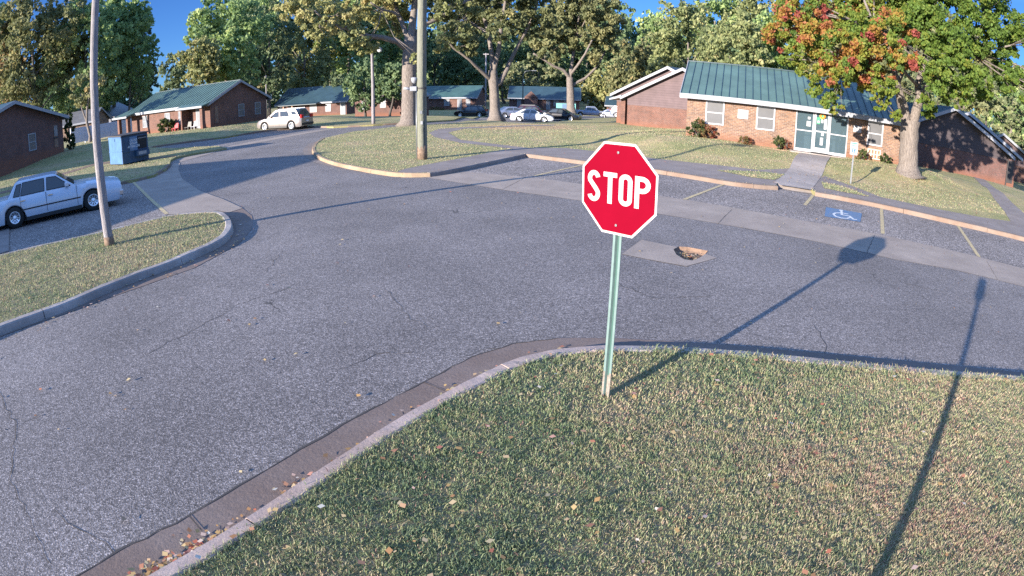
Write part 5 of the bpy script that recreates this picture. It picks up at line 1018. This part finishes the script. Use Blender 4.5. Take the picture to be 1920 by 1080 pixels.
def car(label, cat, loc, rz, S, P, group=None, name='parked_car'):
    """x forward, y left. S: spec dict"""
    e = empty(name, loc, rz, label, cat, group); L, Wd, H_, wb = S['L'], S['W']/2, S['H'], S['wb']; r = S['r']; gc = S.get('gc', .2)
    xf, xr = S['xf'], S['xf']-wb          # wheel centres, origin at the car's middle
    prof = S['prof']                       # (x, z) shoulder/hood line
    def zs(x):
        for (a, za), (b, zb) in zip(prof[:-1], prof[1:]):
            if a <= x <= b: return za+(zb-za)*(x-a)/(b-a)
        return prof[0][1] if x < prof[0][0] else prof[-1][1]
    def wid(x):
        t = abs(x)/(L/2); k = S.get('nose', .16); return Wd*(1-k*max(0, (t-.72)/.28)**2.2)
    xs = sorted(set([round(-L/2+L*i/72, 4) for i in range(73)]+[p[0] for p in prof]))
    ra = r*1.17; V = []; k = 11
    for x in xs:
        w_ = wid(x); s_ = zs(x); zl = gc
        for c in (xf, xr):
            if abs(x-c) < ra: zl = max(zl, r+math.sqrt(ra*ra-(x-c)**2)-.02)
        if x > L/2-.12 or x < -L/2+.12: zl = max(zl, gc+.06)
        crown = .035 if (x > S['xa'] or x < S['xd']) else 0
        z1 = zl+(s_-zl)*.12; zm = zl+(s_-zl)*.5; z2 = zl+(s_-zl)*.82
        half = [(w_*.72, zl), (w_*.965, zl+.001), (w_*.995, z1), (w_*1.0, zm), (w_*.985, z2), (w_*.93, s_)]
        V += [(x, y, z) for y, z in half]+[(x, w_*.5, s_+crown*.8), (x, 0, s_+crown), (x, -w_*.5, s_+crown*.8)]+[(x, -y, z) for y, z in half[::-1]]
    k = 15; n = len(xs); F = [(i*k+j, i*k+(j+1) % k, (i+1)*k+(j+1) % k, (i+1)*k+j) for i in range(n-1) for j in range(k)]+[tuple(range(k)), tuple(range((n-1)*k, n*k))[::-1]]
    b = MB(); b.add(V, F); body = b.build('body', P, e, True)
    es = body.modifiers.new('e', 'EDGE_SPLIT'); es.split_angle = R(35)
    # dark wheel wells and underbody
    u = MB(); u.box(-L/2+.25, L/2-.25, -Wd*.70, Wd*.70, gc-.02, min(zs(0), .6)); u.build('underbody', 'black_plastic', e)
    # cabin
    xa, xb, xc, xd = S['xa'], S['xb'], S['xc'], S['xd']; za = zs(xa)-.02; zd = zs(xd)-.02; yb = Wd*.92; yt = Wd*S.get('tumble', .76)
    c = MB(); nb = 8
    base = [(xa, -yb, za), (xa, yb, za), (xd, yb, zd), (xd, -yb, zd)]; top = [(xb, -yt, H_-.03), (xb, yt, H_-.03), (xc, yt, H_-.03), (xc, -yt, H_-.03)]
    mid = [(xb-.12, -yt*.9, H_), (xb-.12, yt*.9, H_), (xc+.12, yt*.9, H_), (xc+.12, -yt*.9, H_)]
    c.add(base+top+mid, [(0, 1, 5, 4), (1, 2, 6, 5), (2, 3, 7, 6), (3, 0, 4, 7), (4, 5, 9, 8), (5, 6, 10, 9), (6, 7, 11, 10), (7, 4, 8, 11), (8, 9, 10, 11)])
    cab = c.build('cabin', P, e, bevel=.025, smooth=False)
    def on_side(x, z, s, o=.012):        # a point on the side of the cabin
        zb_ = za+(zd-za)*(xa-x)/(xa-xd); t = (z-zb_)/(H_-.03-zb_); y = yb+(yt-yb)*t; return (x, s*(y+o), z)
    for s in (1, -1):
        for wdw in S['win']:
            g_ = MB(); pts = [on_side(x, z, s) for x, z in wdw]; pin = [on_side(x, z, s, -.01) for x, z in wdw]
            n_ = len(pts); g_.add(pts+pin, [tuple(range(n_))]+[(i, (i+1) % n_, n_+(i+1) % n_, n_+i) for i in range(n_)]); g_.build('side_window', 'car_glass', e)
            tr = MB(); 
            if S.get('chrome'):
                for i in range(n_):
                    a_ = Vector(pts[i]); b2 = Vector(pts[(i+1) % n_]); tr.tube([(*a_, .012), (*b2, .012)], 5)
                tr.build('window_trim', 'chrome' if S['chrome'] > 1 else 'black_plastic', e)
    def screen(A, B, nm, o):             # windscreen between base edge A and top edge B, inset
        g_ = MB(); (xA, yA, zA), (xB, yB, zB) = A, B; n3 = Vector((zB-zA, 0, -(xB-xA))).normalized()*o
        def q(t, f): y = (yA+(yB-yA)*t)*f; return Vector((xA+(xB-xA)*t, y, zA+(zB-zA)*t))+n3
        g_.add([q(.10, .93), q(.94, .90), q(.94, -.90), q(.10, -.93)], [(0, 1, 2, 3)]); g_.build(nm, 'car_glass', e)
    screen((xa, yb, za), (xb, yt, H_-.03), 'windscreen', .012); screen((xd, yb, zd), (xc, yt, H_-.03), 'rear_window', -.012)
    for s in (1, -1):
        for x in (xf, xr): wheel(e, x, s*(Wd-.12), r, s, S.get('tw', .2), S.get('hub', 'plain'), S.get('rf', .62))
    # seams, handles, mirror, trim
    sm = MB()
    for x in S['seams']:
        for s in (1, -1):
            z0 = gc+.12; z1_ = zs(x)-.01
            for a_, b_2 in ((z0, (z0+z1_)/2), ((z0+z1_)/2, z1_)):
                ya = Wd*1.003; sm.box(x-.006, x+.006, min(s*ya, s*(ya-.05)), max(s*ya, s*(ya-.05)), a_, b_2)
    sm.build('door_seam', 'black_plastic', e)
    for x, z in S['handles']:
        for s in (1, -1): m_ = MB(); m_.box(x-.09, x+.09, min(s*Wd*.99, s*(Wd+.025)), max(s*Wd*.99, s*(Wd+.025)), z-.015, z+.015); m_.build('door_handle', S.get('hm', P), e)
    for s in (1, -1):
        m_ = MB(); mx, mz = S['mirror']; m_.box(mx-.07, mx+.07, min(s*Wd*.96, s*(Wd+.17)), max(s*Wd*.96, s*(Wd+.17)), mz-.03, mz+.10); m_.build('mirror', P, e, bevel=.02)
    st_ = MB()
    for s in (1, -1): st_.box(xr+ra+.02, xf-ra-.02, min(s*(Wd-.06), s*(Wd+.006)), max(s*(Wd-.06), s*(Wd+.006)), gc-.02, gc+S.get('skirt', .1))
    st_.build('sill', 'black_plastic', e)
    # ends
    fz = prof[-1][1]; rz_ = prof[0][1]; we = wid(L/2); bm = S.get('bumper', P)
    for sx_, nm, zz in ((1, 'front_bumper', fz), (-1, 'rear_bumper', rz_)):
        m_ = MB(); m_.box(min(sx_*(L/2-.12), sx_*(L/2+.06)), max(sx_*(L/2-.12), sx_*(L/2+.06)), -we*1.02, we*1.02, gc+.12, gc+.30); m_.build(nm, bm, e, bevel=.03)
    for s in (1, -1):
        hl = MB(); hl.box(L/2-.05, L/2+.025, min(s*we*.55, s*we*.95), max(s*we*.55, s*we*.95), fz-.26, fz-.10); hl.build('headlight', 'lamp_lens', e, bevel=.02)
        tl = MB(); tz0, tz1 = S.get('tail', (rz_-.35, rz_-.08)); tl.box(-L/2-.02, -L/2+.12, min(s*we*.62, s*we*1.01), max(s*we*.62, s*we*1.01), tz0, tz1); tl.build('tail_light', 'red_lens', e, bevel=.02)
    gr = MB(); gr.box(L/2-.03, L/2+.03, -we*.48, we*.48, fz-.28, fz-.09); gr.build('grille', S.get('gm', 'black_plastic'), e)
    pt = MB(); pt.box(-L/2-.035, -L/2+.0, -.16, .16, rz_-.3, rz_-.18); pt.build('number_plate', 'plate_white', e)
    for ex in S.get('extra', ()): m_ = MB(); [m_.box(*q) for q in ex[1]]; m_.build(ex[0], ex[2], e)
    return e
OLDS = dict(L=5.05, W=1.84, H=1.40, wb=2.81, r=.335, xf=1.52, gc=.19, nose=.10, prof=[(-2.52, .80), (-2.3, .89), (-1.35, .93), (.75, .92), (1.7, .90), (2.4, .80), (2.52, .74)],
            xa=.98, xb=.30, xc=-1.15, xd=-1.48, tumble=.78, win=[[(.78, .94), (.30, 1.31), (-.02, 1.33), (-.06, .95)], [(-.14, .95), (-.12, 1.33), (-.88, 1.33), (-1.0, .95)], [(-1.04, .95), (-.94, 1.31), (-1.10, 1.30), (-1.26, .96)]],
            seams=[.98, -.10, -1.02], handles=[(.05, .80), (-.93, .80)], mirror=(.66, .98), chrome=1, bumper='chrome', gm='chrome', skirt=.09, hm='chrome', rf=.60,
            extra=[('side_moulding', [(-1.0, 1.1, -.926, -.915, .50, .54), (-1.0, 1.1, .915, .926, .50, .54)], 'black_plastic'), ('bumper_strip', [(2.575, 2.59, -.8, .8, .36, .42)], 'black_plastic')])
P1 = paint('paint_iceblue', (.58, .63, .72), .25, .32); P2 = paint('paint_champagne', (.33, .29, .27), .45, .3); P3 = paint('paint_white', (.5, .52, .56), 0., .3)
P4 = paint('paint_black', (.012, .012, .016), .3, .2); P5 = paint('paint_silver', (.34, .38, .48), .6, .3); P6 = paint('paint_dark', (.03, .035, .05), .4, .25); P7 = paint('paint_maroon', (.05, .02, .04), .4, .25)
fx, fy = -13.17, 14.93; bx2, by2 = -15.08, 13.17; ang = math.atan2(fy-by2, fx-bx2); dv = Vector((math.cos(ang), math.sin(ang))); nv = Vector((-dv.y, dv.x))
ctr = (Vector((fx, fy))+Vector((bx2, by2)))/2+nv*.82-dv*.115
car('ice-blue boxy older sedan parked in the left bay', 'car', (ctr.x, ctr.y, tz(ctr.x, ctr.y)+.01), ang, OLDS, P1)
SUV = dict(L=4.77, W=1.84, H=1.70, wb=2.86, r=.37, xf=1.45, gc=.24, nose=.14, prof=[(-2.38, .92), (-2.2, 1.02), (-1.0, 1.08), (.9, 1.03), (1.6, .98), (2.15, .86), (2.38, .70)],
           xa=1.28, xb=.35, xc=-1.75, xd=-2.28, tumble=.76, win=[[(.95, 1.08), (.36, 1.50), (-.05, 1.56), (-.12, 1.09)], [(-.2, 1.09), (-.14, 1.56), (-.95, 1.56), (-1.2, 1.12)], [(-1.45, 1.22), (-1.25, 1.52), (-1.65, 1.50), (-2.0, 1.22)]],
           seams=[.95, -.16, -1.1], handles=[(-.02, .98), (-.98, .99)], mirror=(.78, 1.12), skirt=.14, rf=.70, hub='alloy', tail=(.92, 1.2), bumper='black_plastic', hm='chrome',
           extra=[('roof_rail', [(-1.7, .1, -.66, -.62, 1.70, 1.74), (-1.7, .1, .62, .66, 1.70, 1.74)], 'galvanised')])
def at_ang(x, y, a, S, P, label, cat, **k): return car(label, cat, (x, y, tz(x, y)+k.pop('dz', 0)), a, S, P, **k)
at_ang(-18.6, 46.3, R(163), SUV, P2, 'champagne suv parked at the kerb before the long brick house', 'suv')
SED = dict(L=4.65, W=1.8, H=1.45, wb=2.7, r=.33, xf=1.38, gc=.2, nose=.18, prof=[(-2.32, .86), (-2.15, .96), (-1.2, .97), (.9, .92), (1.6, .86), (2.1, .72), (2.32, .60)],
           xa=1.25, xb=.30, xc=-1.0, xd=-1.85, tumble=.72, win=[[(.98, .96), (.32, 1.32), (-.10, 1.36), (-.16, .97)], [(-.24, .97), (-.18, 1.36), (-.82, 1.32), (-1.30, 1.0)]],
           seams=[.95, -.2, -1.15], handles=[(-.05, .85), (-1.0, .86)], mirror=(.80, .98), rf=.68, hub='alloy', tail=(.66, .86))
at_ang(2.0, 66.2, R(-8), SED, P3, 'white sedan parked beyond the centre lawn near the forked oak', 'car', dz=.02)
at_ang(5.5, 70.5, R(-20), SED, P4, 'black sedan parked just behind the white sedan', 'car')
at_ang(-.2, 77, R(20), SED, P5, 'grey sedan with a bluish sheen half hidden behind the white sedan', 'car')
at_ang(2.6, 80, R(-10), SUV, P7, 'dark maroon suv whose roof shows above the grey and white sedans', 'suv')
at_ang(-6.3, 88.5, R(172), SUV, P4, 'black suv parked in front of the sunlit red brick house', 'suv')
PK = dict(L=5.8, W=1.95, H=1.88, wb=3.6, r=.41, xf=1.85, gc=.32, nose=.08, prof=[(-2.9, 1.15), (-1.0, 1.17), (1.15, 1.15), (2.6, 1.08), (2.9, .95)],
          xa=1.45, xb=.75, xc=-.75, xd=-.95, tumble=.80, win=[[(1.15, 1.2), (.72, 1.70), (.25, 1.74), (.2, 1.2)], [(.12, 1.2), (.16, 1.74), (-.65, 1.72), (-.75, 1.2)]],
          seams=[1.15, .16, -.82], handles=[(.32, 1.08), (-.6, 1.08)], mirror=(.95, 1.25), rf=.62, tail=(.8, 1.1), bumper='chrome')
at_ang(13.2, 104, R(-4), PK, P5, 'silver crew-cab pickup parked beside the third oak', 'pickup truck', dz=.1)
at_ang(17.0, 103, R(-30), SED, P5, 'silver sedan nosing out right of the pickup', 'car', dz=.1)
at_ang(18.5, 105, R(-20), SUV, P6, 'dark suv parked at the far right behind the pickup', 'suv', dz=.1)
at_ang(16.6, 88, R(-30), SUV, P5, 'pale blue-grey suv seen past the brick porch pillar', 'suv', dz=.1)

# ------------------------------------------------------------------ plants
def leaf_cloud(name, blobs, size, n_per, palette, seed, parent=None, kind=None, thin=.0, drift=.25, pinelike=False, sdv=.10):
    """blobs: (x,y,z,r or (rx,ry,rz), tint). leaf-sized faces in clumps through each blob"""
    rs = np.random.RandomState(seed); CV = []; T_ = []
    for (bx, by, bz_, br, bt) in blobs:
        rad = np.array(br if isinstance(br, (tuple, list)) else (br, br, br*.8), float); n = n_per(rad)
        nc = max(26, int(n/75)); d = rs.normal(size=(nc, 3)); d /= np.linalg.norm(d, axis=1)[:, None]; rr = rs.uniform(.35, 1.02, nc)**.55
        cc = d*rr[:, None]; cr = rs.uniform(.12, .32, nc); shade = rs.normal(0, (.06 if (bt is not None and bt < .5 and sdv > .2) else sdv), nc)
        if pinelike: cr *= .8
        idx = rs.randint(0, nc, n); o = rs.normal(size=(n, 3)); o /= np.linalg.norm(o, axis=1)[:, None]; o *= (rs.rand(n)**.5)[:, None]
        if pinelike: o[:, 2] *= .35
        p = cc[idx]+o*cr[idx][:, None]; k = (p[:, 2] > -1.1); p = p[k]; idx = idx[k]
        CV.append(p*rad+np.array((bx, by, bz_))); T_.append(np.clip(bt+shade[idx]+rs.normal(0, .07, len(p)), 0, 1) if bt is not None else np.clip(.45+shade[idx]*1.6+rs.normal(0, .12, len(p)), 0, 1))
    C_ = np.concatenate(CV); t = np.concatenate(T_); n = len(C_)
    nrm = rs.normal(size=(n, 3)); nrm[:, 2] = np.abs(nrm[:, 2])*.55+.05; nrm /= np.linalg.norm(nrm, axis=1)[:, None]
    a = np.cross(nrm, rs.normal(size=(n, 3))); a /= np.linalg.norm(a, axis=1)[:, None]; b = np.cross(nrm, a); s = size*rs.uniform(.55, 1.25, n)
    V = np.zeros((n, 5, 3)); 
    for j, (u, v, w_) in enumerate([(-1, 0, 0), (-.15, -.62, .12), (.95, -.25, -.1), (.8, .45, .1), (-.2, .6, -.1)]): V[:, j] = C_+a*(u*s)[:, None]+b*(v*s)[:, None]+nrm*(w_*s)[:, None]
    i = np.arange(n)*5; F4 = np.stack([i, i+1, i+2, i+4], 1); F3 = np.stack([i+2, i+3, i+4], 1)
    o = raw_mesh(name, V.reshape(-1, 3), F4, F3, 'leaf_'+palette, t, t)
    if parent: o.parent = parent
    if kind: tag(o, kind=kind)
    return o
def hero_tree(key, label, name, cat, palette, size, dens, seed, bark='bark', tintmap=None, base_flare=True):
    hd = HERO[key]; bx, by, _ = hd['base']; bz_ = tz(bx, by)+LIFT; e = empty(name, (bx, by, bz_), 0, label, cat)
    rel = lambda p: (p[0]-bx, p[1]-by, p[2]-bz_)
    m = MB(); L0 = hd['limbs'][0]; p = [(*rel(q), q[3]) for q in L0]; p[0] = (p[0][0], p[0][1], -.15, p[0][3]*1.1); m.tube(p, 14, .07, seed)
    tr = m.build('trunk', bark, e, True)
    for j, l in enumerate(hd['limbs'][1:]):
        m = MB(); m.tube([(*rel(q), q[3]) for q in l], 9, .08, seed+j); m.build('limb', bark, e, True)
    bl = [(*rel(b), b[3], (tintmap(b[4]) if tintmap else b[4])) for b in hd['blobs']]
    leaf_cloud('crown', bl, size, lambda r: int(dens*float(np.mean(r))**2*12), palette, seed, e, sdv=.24 if palette == 'hero' else .1)
    # thin branches inside the crown
    rs = random.Random(seed); m = MB(); tips = [q[-2] for q in hd['limbs'][1:]]
    for b in bl:
        tq = min(((Vector(rel(t))-Vector(b[:3])).length, rel(t)) for t in tips)[1]; v = Vector(b[:3]); mid = Vector(tq).lerp(v, .5)+Vector((rs.uniform(-.3, .3),)*3)
        m.tube([(*tq, b[3]*.035+.01), (*mid, b[3]*.025+.008), (*v, .01)], 5)
        for _ in range(3): m.tube([(*mid, .012+b[3]*.008), (v.x+rs.uniform(-.7, .7)*b[3], v.y+rs.uniform(-.7, .7)*b[3], v.z+rs.uniform(-.5, .7)*b[3], .006)], 4)
    m.build('branches', bark, e, True)
    return e
hm_ = lambda c: {2: .57, 3: .72}.get(c, None) if c in (2, 3) else .12+c*.55
hero_tree('maple', 'big forked maple with orange, red and green leaves in front of the office', 'maple_tree', 'tree', 'hero', .08, 200, 5, 'bark', hm_)
hero_tree('t1', 'tall oak with one long bare limb reaching left, beside the road', 'oak_tree', 'tree', 'yellow', .13, 60, 6, 'bark')
hero_tree('t2', 'broad many-limbed oak directly left of the white sedan', 'oak_tree', 'tree', 'olive', .18, 38, 7, 'bark')
hero_tree('t3', 'oak with upswept limbs directly left of the silver pickup', 'oak_tree', 'tree', 'olive', .22, 32, 8, 'bark')
BGL = ['olive yellowing tree above the left edge house', 'dense green tree towering left of the weathered light pole', 'rust-tinged tree at the far left edge', 'dark dense tree right behind the weathered light pole', 'dark low tree over the pale grey roof', 'small distant tree in the blue sky gap',
 'large round green tree behind the long brick house', 'smaller yellowing tree on the left flank of the large round tree', 'dark tree between the large round tree and the yellow one', 'tall yellow-green tree over the slate-roofed house', 'tall green tree behind the street lamp', 'small dark leafy tree just left of the street lamp', 'small dark tree just right of the street lamp', 'low dark tree over the slate roof',
 'tall green tree behind the oak with the long limb', 'dark woodland tree above the red brick house', 'low dark tree right of the utility pole', 'dark tall tree behind the broad oak', 'pine-like dark tree above the blue-roofed house', 'narrow dark pine between broad oak and far lamp', 'tall dark tree between the second and third oaks', 'pale yellow low tree right of the third oak', 'olive tree above the carport house', 'tall thin-crowned dark tree left of the mauve gable',
 'olive tree just behind the dark roof edge', 'yellow-green tree over the mauve gable peak', 'yellow-green tree over the left end of the office roof', 'tall green tree over the middle of the office roof', 'olive tree behind the red side of the maple', 'olive tree behind the maple trunk', 'pine with layered boughs behind the first dark gable', 'pine with layered boughs behind the second dark gable', 'pine at the right edge above the farthest gable', 'tall green tree at the upper right corner', 'tall green tree beyond the left edge', 'olive tree between the two tallest trees at the upper left', 'green tree backing the weathered light pole', 'farther green tree right of the large round tree', 'very tall yellow tree behind the slate-roofed house', 'olive tree far behind the street lamp', 'olive woodland tree between the utility pole and broad oak', 'dark woodland tree right of the broad oak crown', 'olive woodland tree behind the third oak crown',
 'green tree filling the gap left of the dark roof edge', 'tall green tree behind the mauve gable', 'yellow-green tree behind the office roof, left half', 'tall green tree behind the maple crown', 'olive tree right of the maple crown', 'olive tree rising over the first dark gable', 'green tree rising over the farthest gable']
for i, (x, y, z0, z1, hw, tx, ty, tg, pal, kind) in enumerate(BG):
    e = empty('pine_tree' if kind == 'pine' else 'tree', (tx, ty, tg), 0, BGL[i], 'tree', 'trees beyond the houses'); rs = random.Random(i*7+1); D = math.hypot(x, y)
    m = MB(); tr_r = max(.16, hw*.055); top = z0-tg+(z1-z0)*.55; m.tube([(0, 0, -.3, tr_r*1.4), (0, 0, .5, tr_r), ((x-tx)*.5, (y-ty)*.5, (z0-tg)*.9+.4, tr_r*.8), (x-tx, y-ty, top, tr_r*.35)], 9, .06, i)
    for _ in range(6):
        a = rs.uniform(0, 6.28); zz = z0-tg+(z1-z0)*rs.uniform(.02, .4); m.tube([((x-tx)*.7, (y-ty)*.7, zz-.8, tr_r*.4), (x-tx+math.cos(a)*hw*.6, y-ty+math.sin(a)*hw*.6, zz+hw*.4, tr_r*.12)], 6)
    m.build('trunk', 'bark_dark' if pal in ('dark', 'darkgreen', 'pine') else 'bark', e, True)
    rz_ = (z1-z0)/2; cz = (z0+z1)/2-tg; bl = []; nb = 15+int(rz_/hw*6)
    bl.append((x-tx, y-ty, cz, (hw*.72, hw*.72, rz_*.78), None))
    for _ in range(nb):
        a = rs.uniform(0, 6.28); v = rs.uniform(-1, 1); q = math.sqrt(max(.05, 1-v*v)); s = rs.uniform(.24, .46)
        bl.append((x-tx+math.cos(a)*q*hw*.72, y-ty+math.sin(a)*q*hw*.72, cz+v*rz_*.78, (hw*s, hw*s, hw*s*(.5 if kind == 'pine' else .85)), None))
    sz = .0029*D; dn = 3.5 if D < 95 else 3.0
    leaf_cloud('crown', bl, sz, lambda r, sz=sz, dn=dn: int(dn*r[0]*r[2]*3.1/(sz*sz)*.62), pal, i+100, e, pinelike=(kind == 'pine'))
# slim tree before the white fence, and a trailing bush at the corner of the edge house
e = empty('slim_tree', (-41.2, 47.6, tz(-41.2, 47.6)+LIFT), 0, 'slim forked tree standing in front of the white fence', 'tree')
m = MB(); m.tube([(0, 0, -.2, .28), (.1, 0, .6, .17), (-.25, 0, 2., .15), (-.1, 0, 3.4, .12), (.4, 0, 5, .08)], 9, .06, 3); m.tube([(-.25, 0, 2., .11), (-.9, 0, 3.6, .08), (-1.0, 0, 5, .06)], 8, .05, 4); m.build('trunk', 'bark', e, True)
leaf_cloud('crown', [(0, 0, 5.4, (2.2, 2.2, 1.5), None), (-1, .4, 4.4, (1.2, 1.2, .7), None)], .18, lambda r: int(r[0]*r[2]*320), 'olive', 55, e)
def shrub(label, x, y, blobs, size, palette, seed, dens=3200, name='shrub', z=None, cat='shrub'):
    z = tz(x, y)+LIFT if z is None else z; e = empty(name, (x, y, z), 0, label, cat); rs = random.Random(seed); m = MB()
    for b in blobs:
        for _ in range(5): m.tube([(b[0]*.3, b[1]*.3, -.05, .018), (b[0]+rs.uniform(-.5, .5)*b[3][0], b[1], b[2]+rs.uniform(0, .8)*b[3][2], .006)], 5)
    m.build('stems', 'bark', e); leaf_cloud('foliage', blobs, size, lambda r: int(dens*r[0]*r[2]), palette, seed, e); return e
a, b, c = ow(.95, -.42)
shrub('large bushy shrub turning orange at the left corner of the office', a, b, [(-.45, 0, .42, (.5, .35, .5), .35), (0, 0, .55, (.45, .35, .55), .75), (.35, -.05, .4, (.4, .3, .42), .95), (-.2, .1, .85, (.3, .25, .3), .5)], .05, 'shrub', 21, z=c-.06)
a, b, c = ow(3.2, -.42); shrub('small bronze shrub under the sign board between two office windows', a, b, [(-.1, 0, .32, (.28, .25, .3), .7), (.18, 0, .25, (.22, .2, .24), .9)], .045, 'shrub', 22, z=c-.06)
a, b, c = ow(5.0, -.42); shrub('round green shrub with white flowers left of the glass doors', a, b, [(-.05, 0, .36, (.38, .33, .36), .45), (.0, -.1, .5, (.25, .22, .2), .3)], .05, 'shrub', 23, z=c-.06)
a, b, c = ow(5.42, -.42); shrub('small dark maroon shrub hugging the glass doors', a, b, [(0, 0, .3, (.17, .15, .3), 1.)], .04, 'shrub', 24, z=c-.06)
a, b, c = ow(9.75, -.42); shrub('leafy green and rust shrub in front of the vent grille', a, b, [(-.25, 0, .35, (.35, .3, .35), .4), (.15, 0, .2, (.25, .2, .2), .95)], .05, 'shrub', 25, z=c-.06)
a, b, c = ow(10.9, -.42); shrub('green shrub tucked left of the maple trunk', a, b, [(0, 0, .32, (.4, .3, .34), .35)], .05, 'shrub', 26, z=c-.06)
a, b, c = lw(h2, R(-20), 7.9, -1.1, 0); shrub('bright green bush in front of the long brick house', a, b, [(0, 0, .6, (.9, .7, .7), .45), (.3, -.1, .9, (.5, .5, .4), .4)], .09, 'shrub', 27, dens=3500)
shrub('dark climbing shrub at the right corner of the left edge house', -33.0, 35.6, [(0, 0, .7, (.55, .5, .7), .2), (.05, 0, 1.6, (.5, .45, .7), .25), (0, 0, 2.5, (.4, .4, .6), .3)], .07, 'shrub', 28, dens=3200)
a, b, c = lw((-18.2, 110, -1.3), R(-10), 4.2, -1.2, 0); shrub('row of low clipped shrubs along the sunlit red brick house', a, b, [(-2.5, .4, .3, (.8, .5, .4), .5), (-.8, 0, .3, (.8, .5, .4), .7), (.9, -.2, .3, (.8, .5, .35), .6)], .14, 'shrub', 29, dens=420, z=-1.3)
# solid woodland far behind everything
rs = np.random.RandomState(9); wl = []
for i in range(64):
    az = R(-62+124*i/63); D = 185+rs.uniform(-12, 25); hgt = rs.uniform(19, 27)*(.62 if -20.5 < math.degrees(az) < -15.5 or 30 < math.degrees(az) < 32 else 1.)
    if -34.5 < math.degrees(az) < -28.5: hgt = 8
    wl.append((D*math.sin(az), D*math.cos(az), hgt*.45, (7.5, 5, hgt*.55), None))
o = leaf_cloud('distant_woods', wl, .62, lambda r: 3800, 'darkgreen', 77, None, 'stuff')
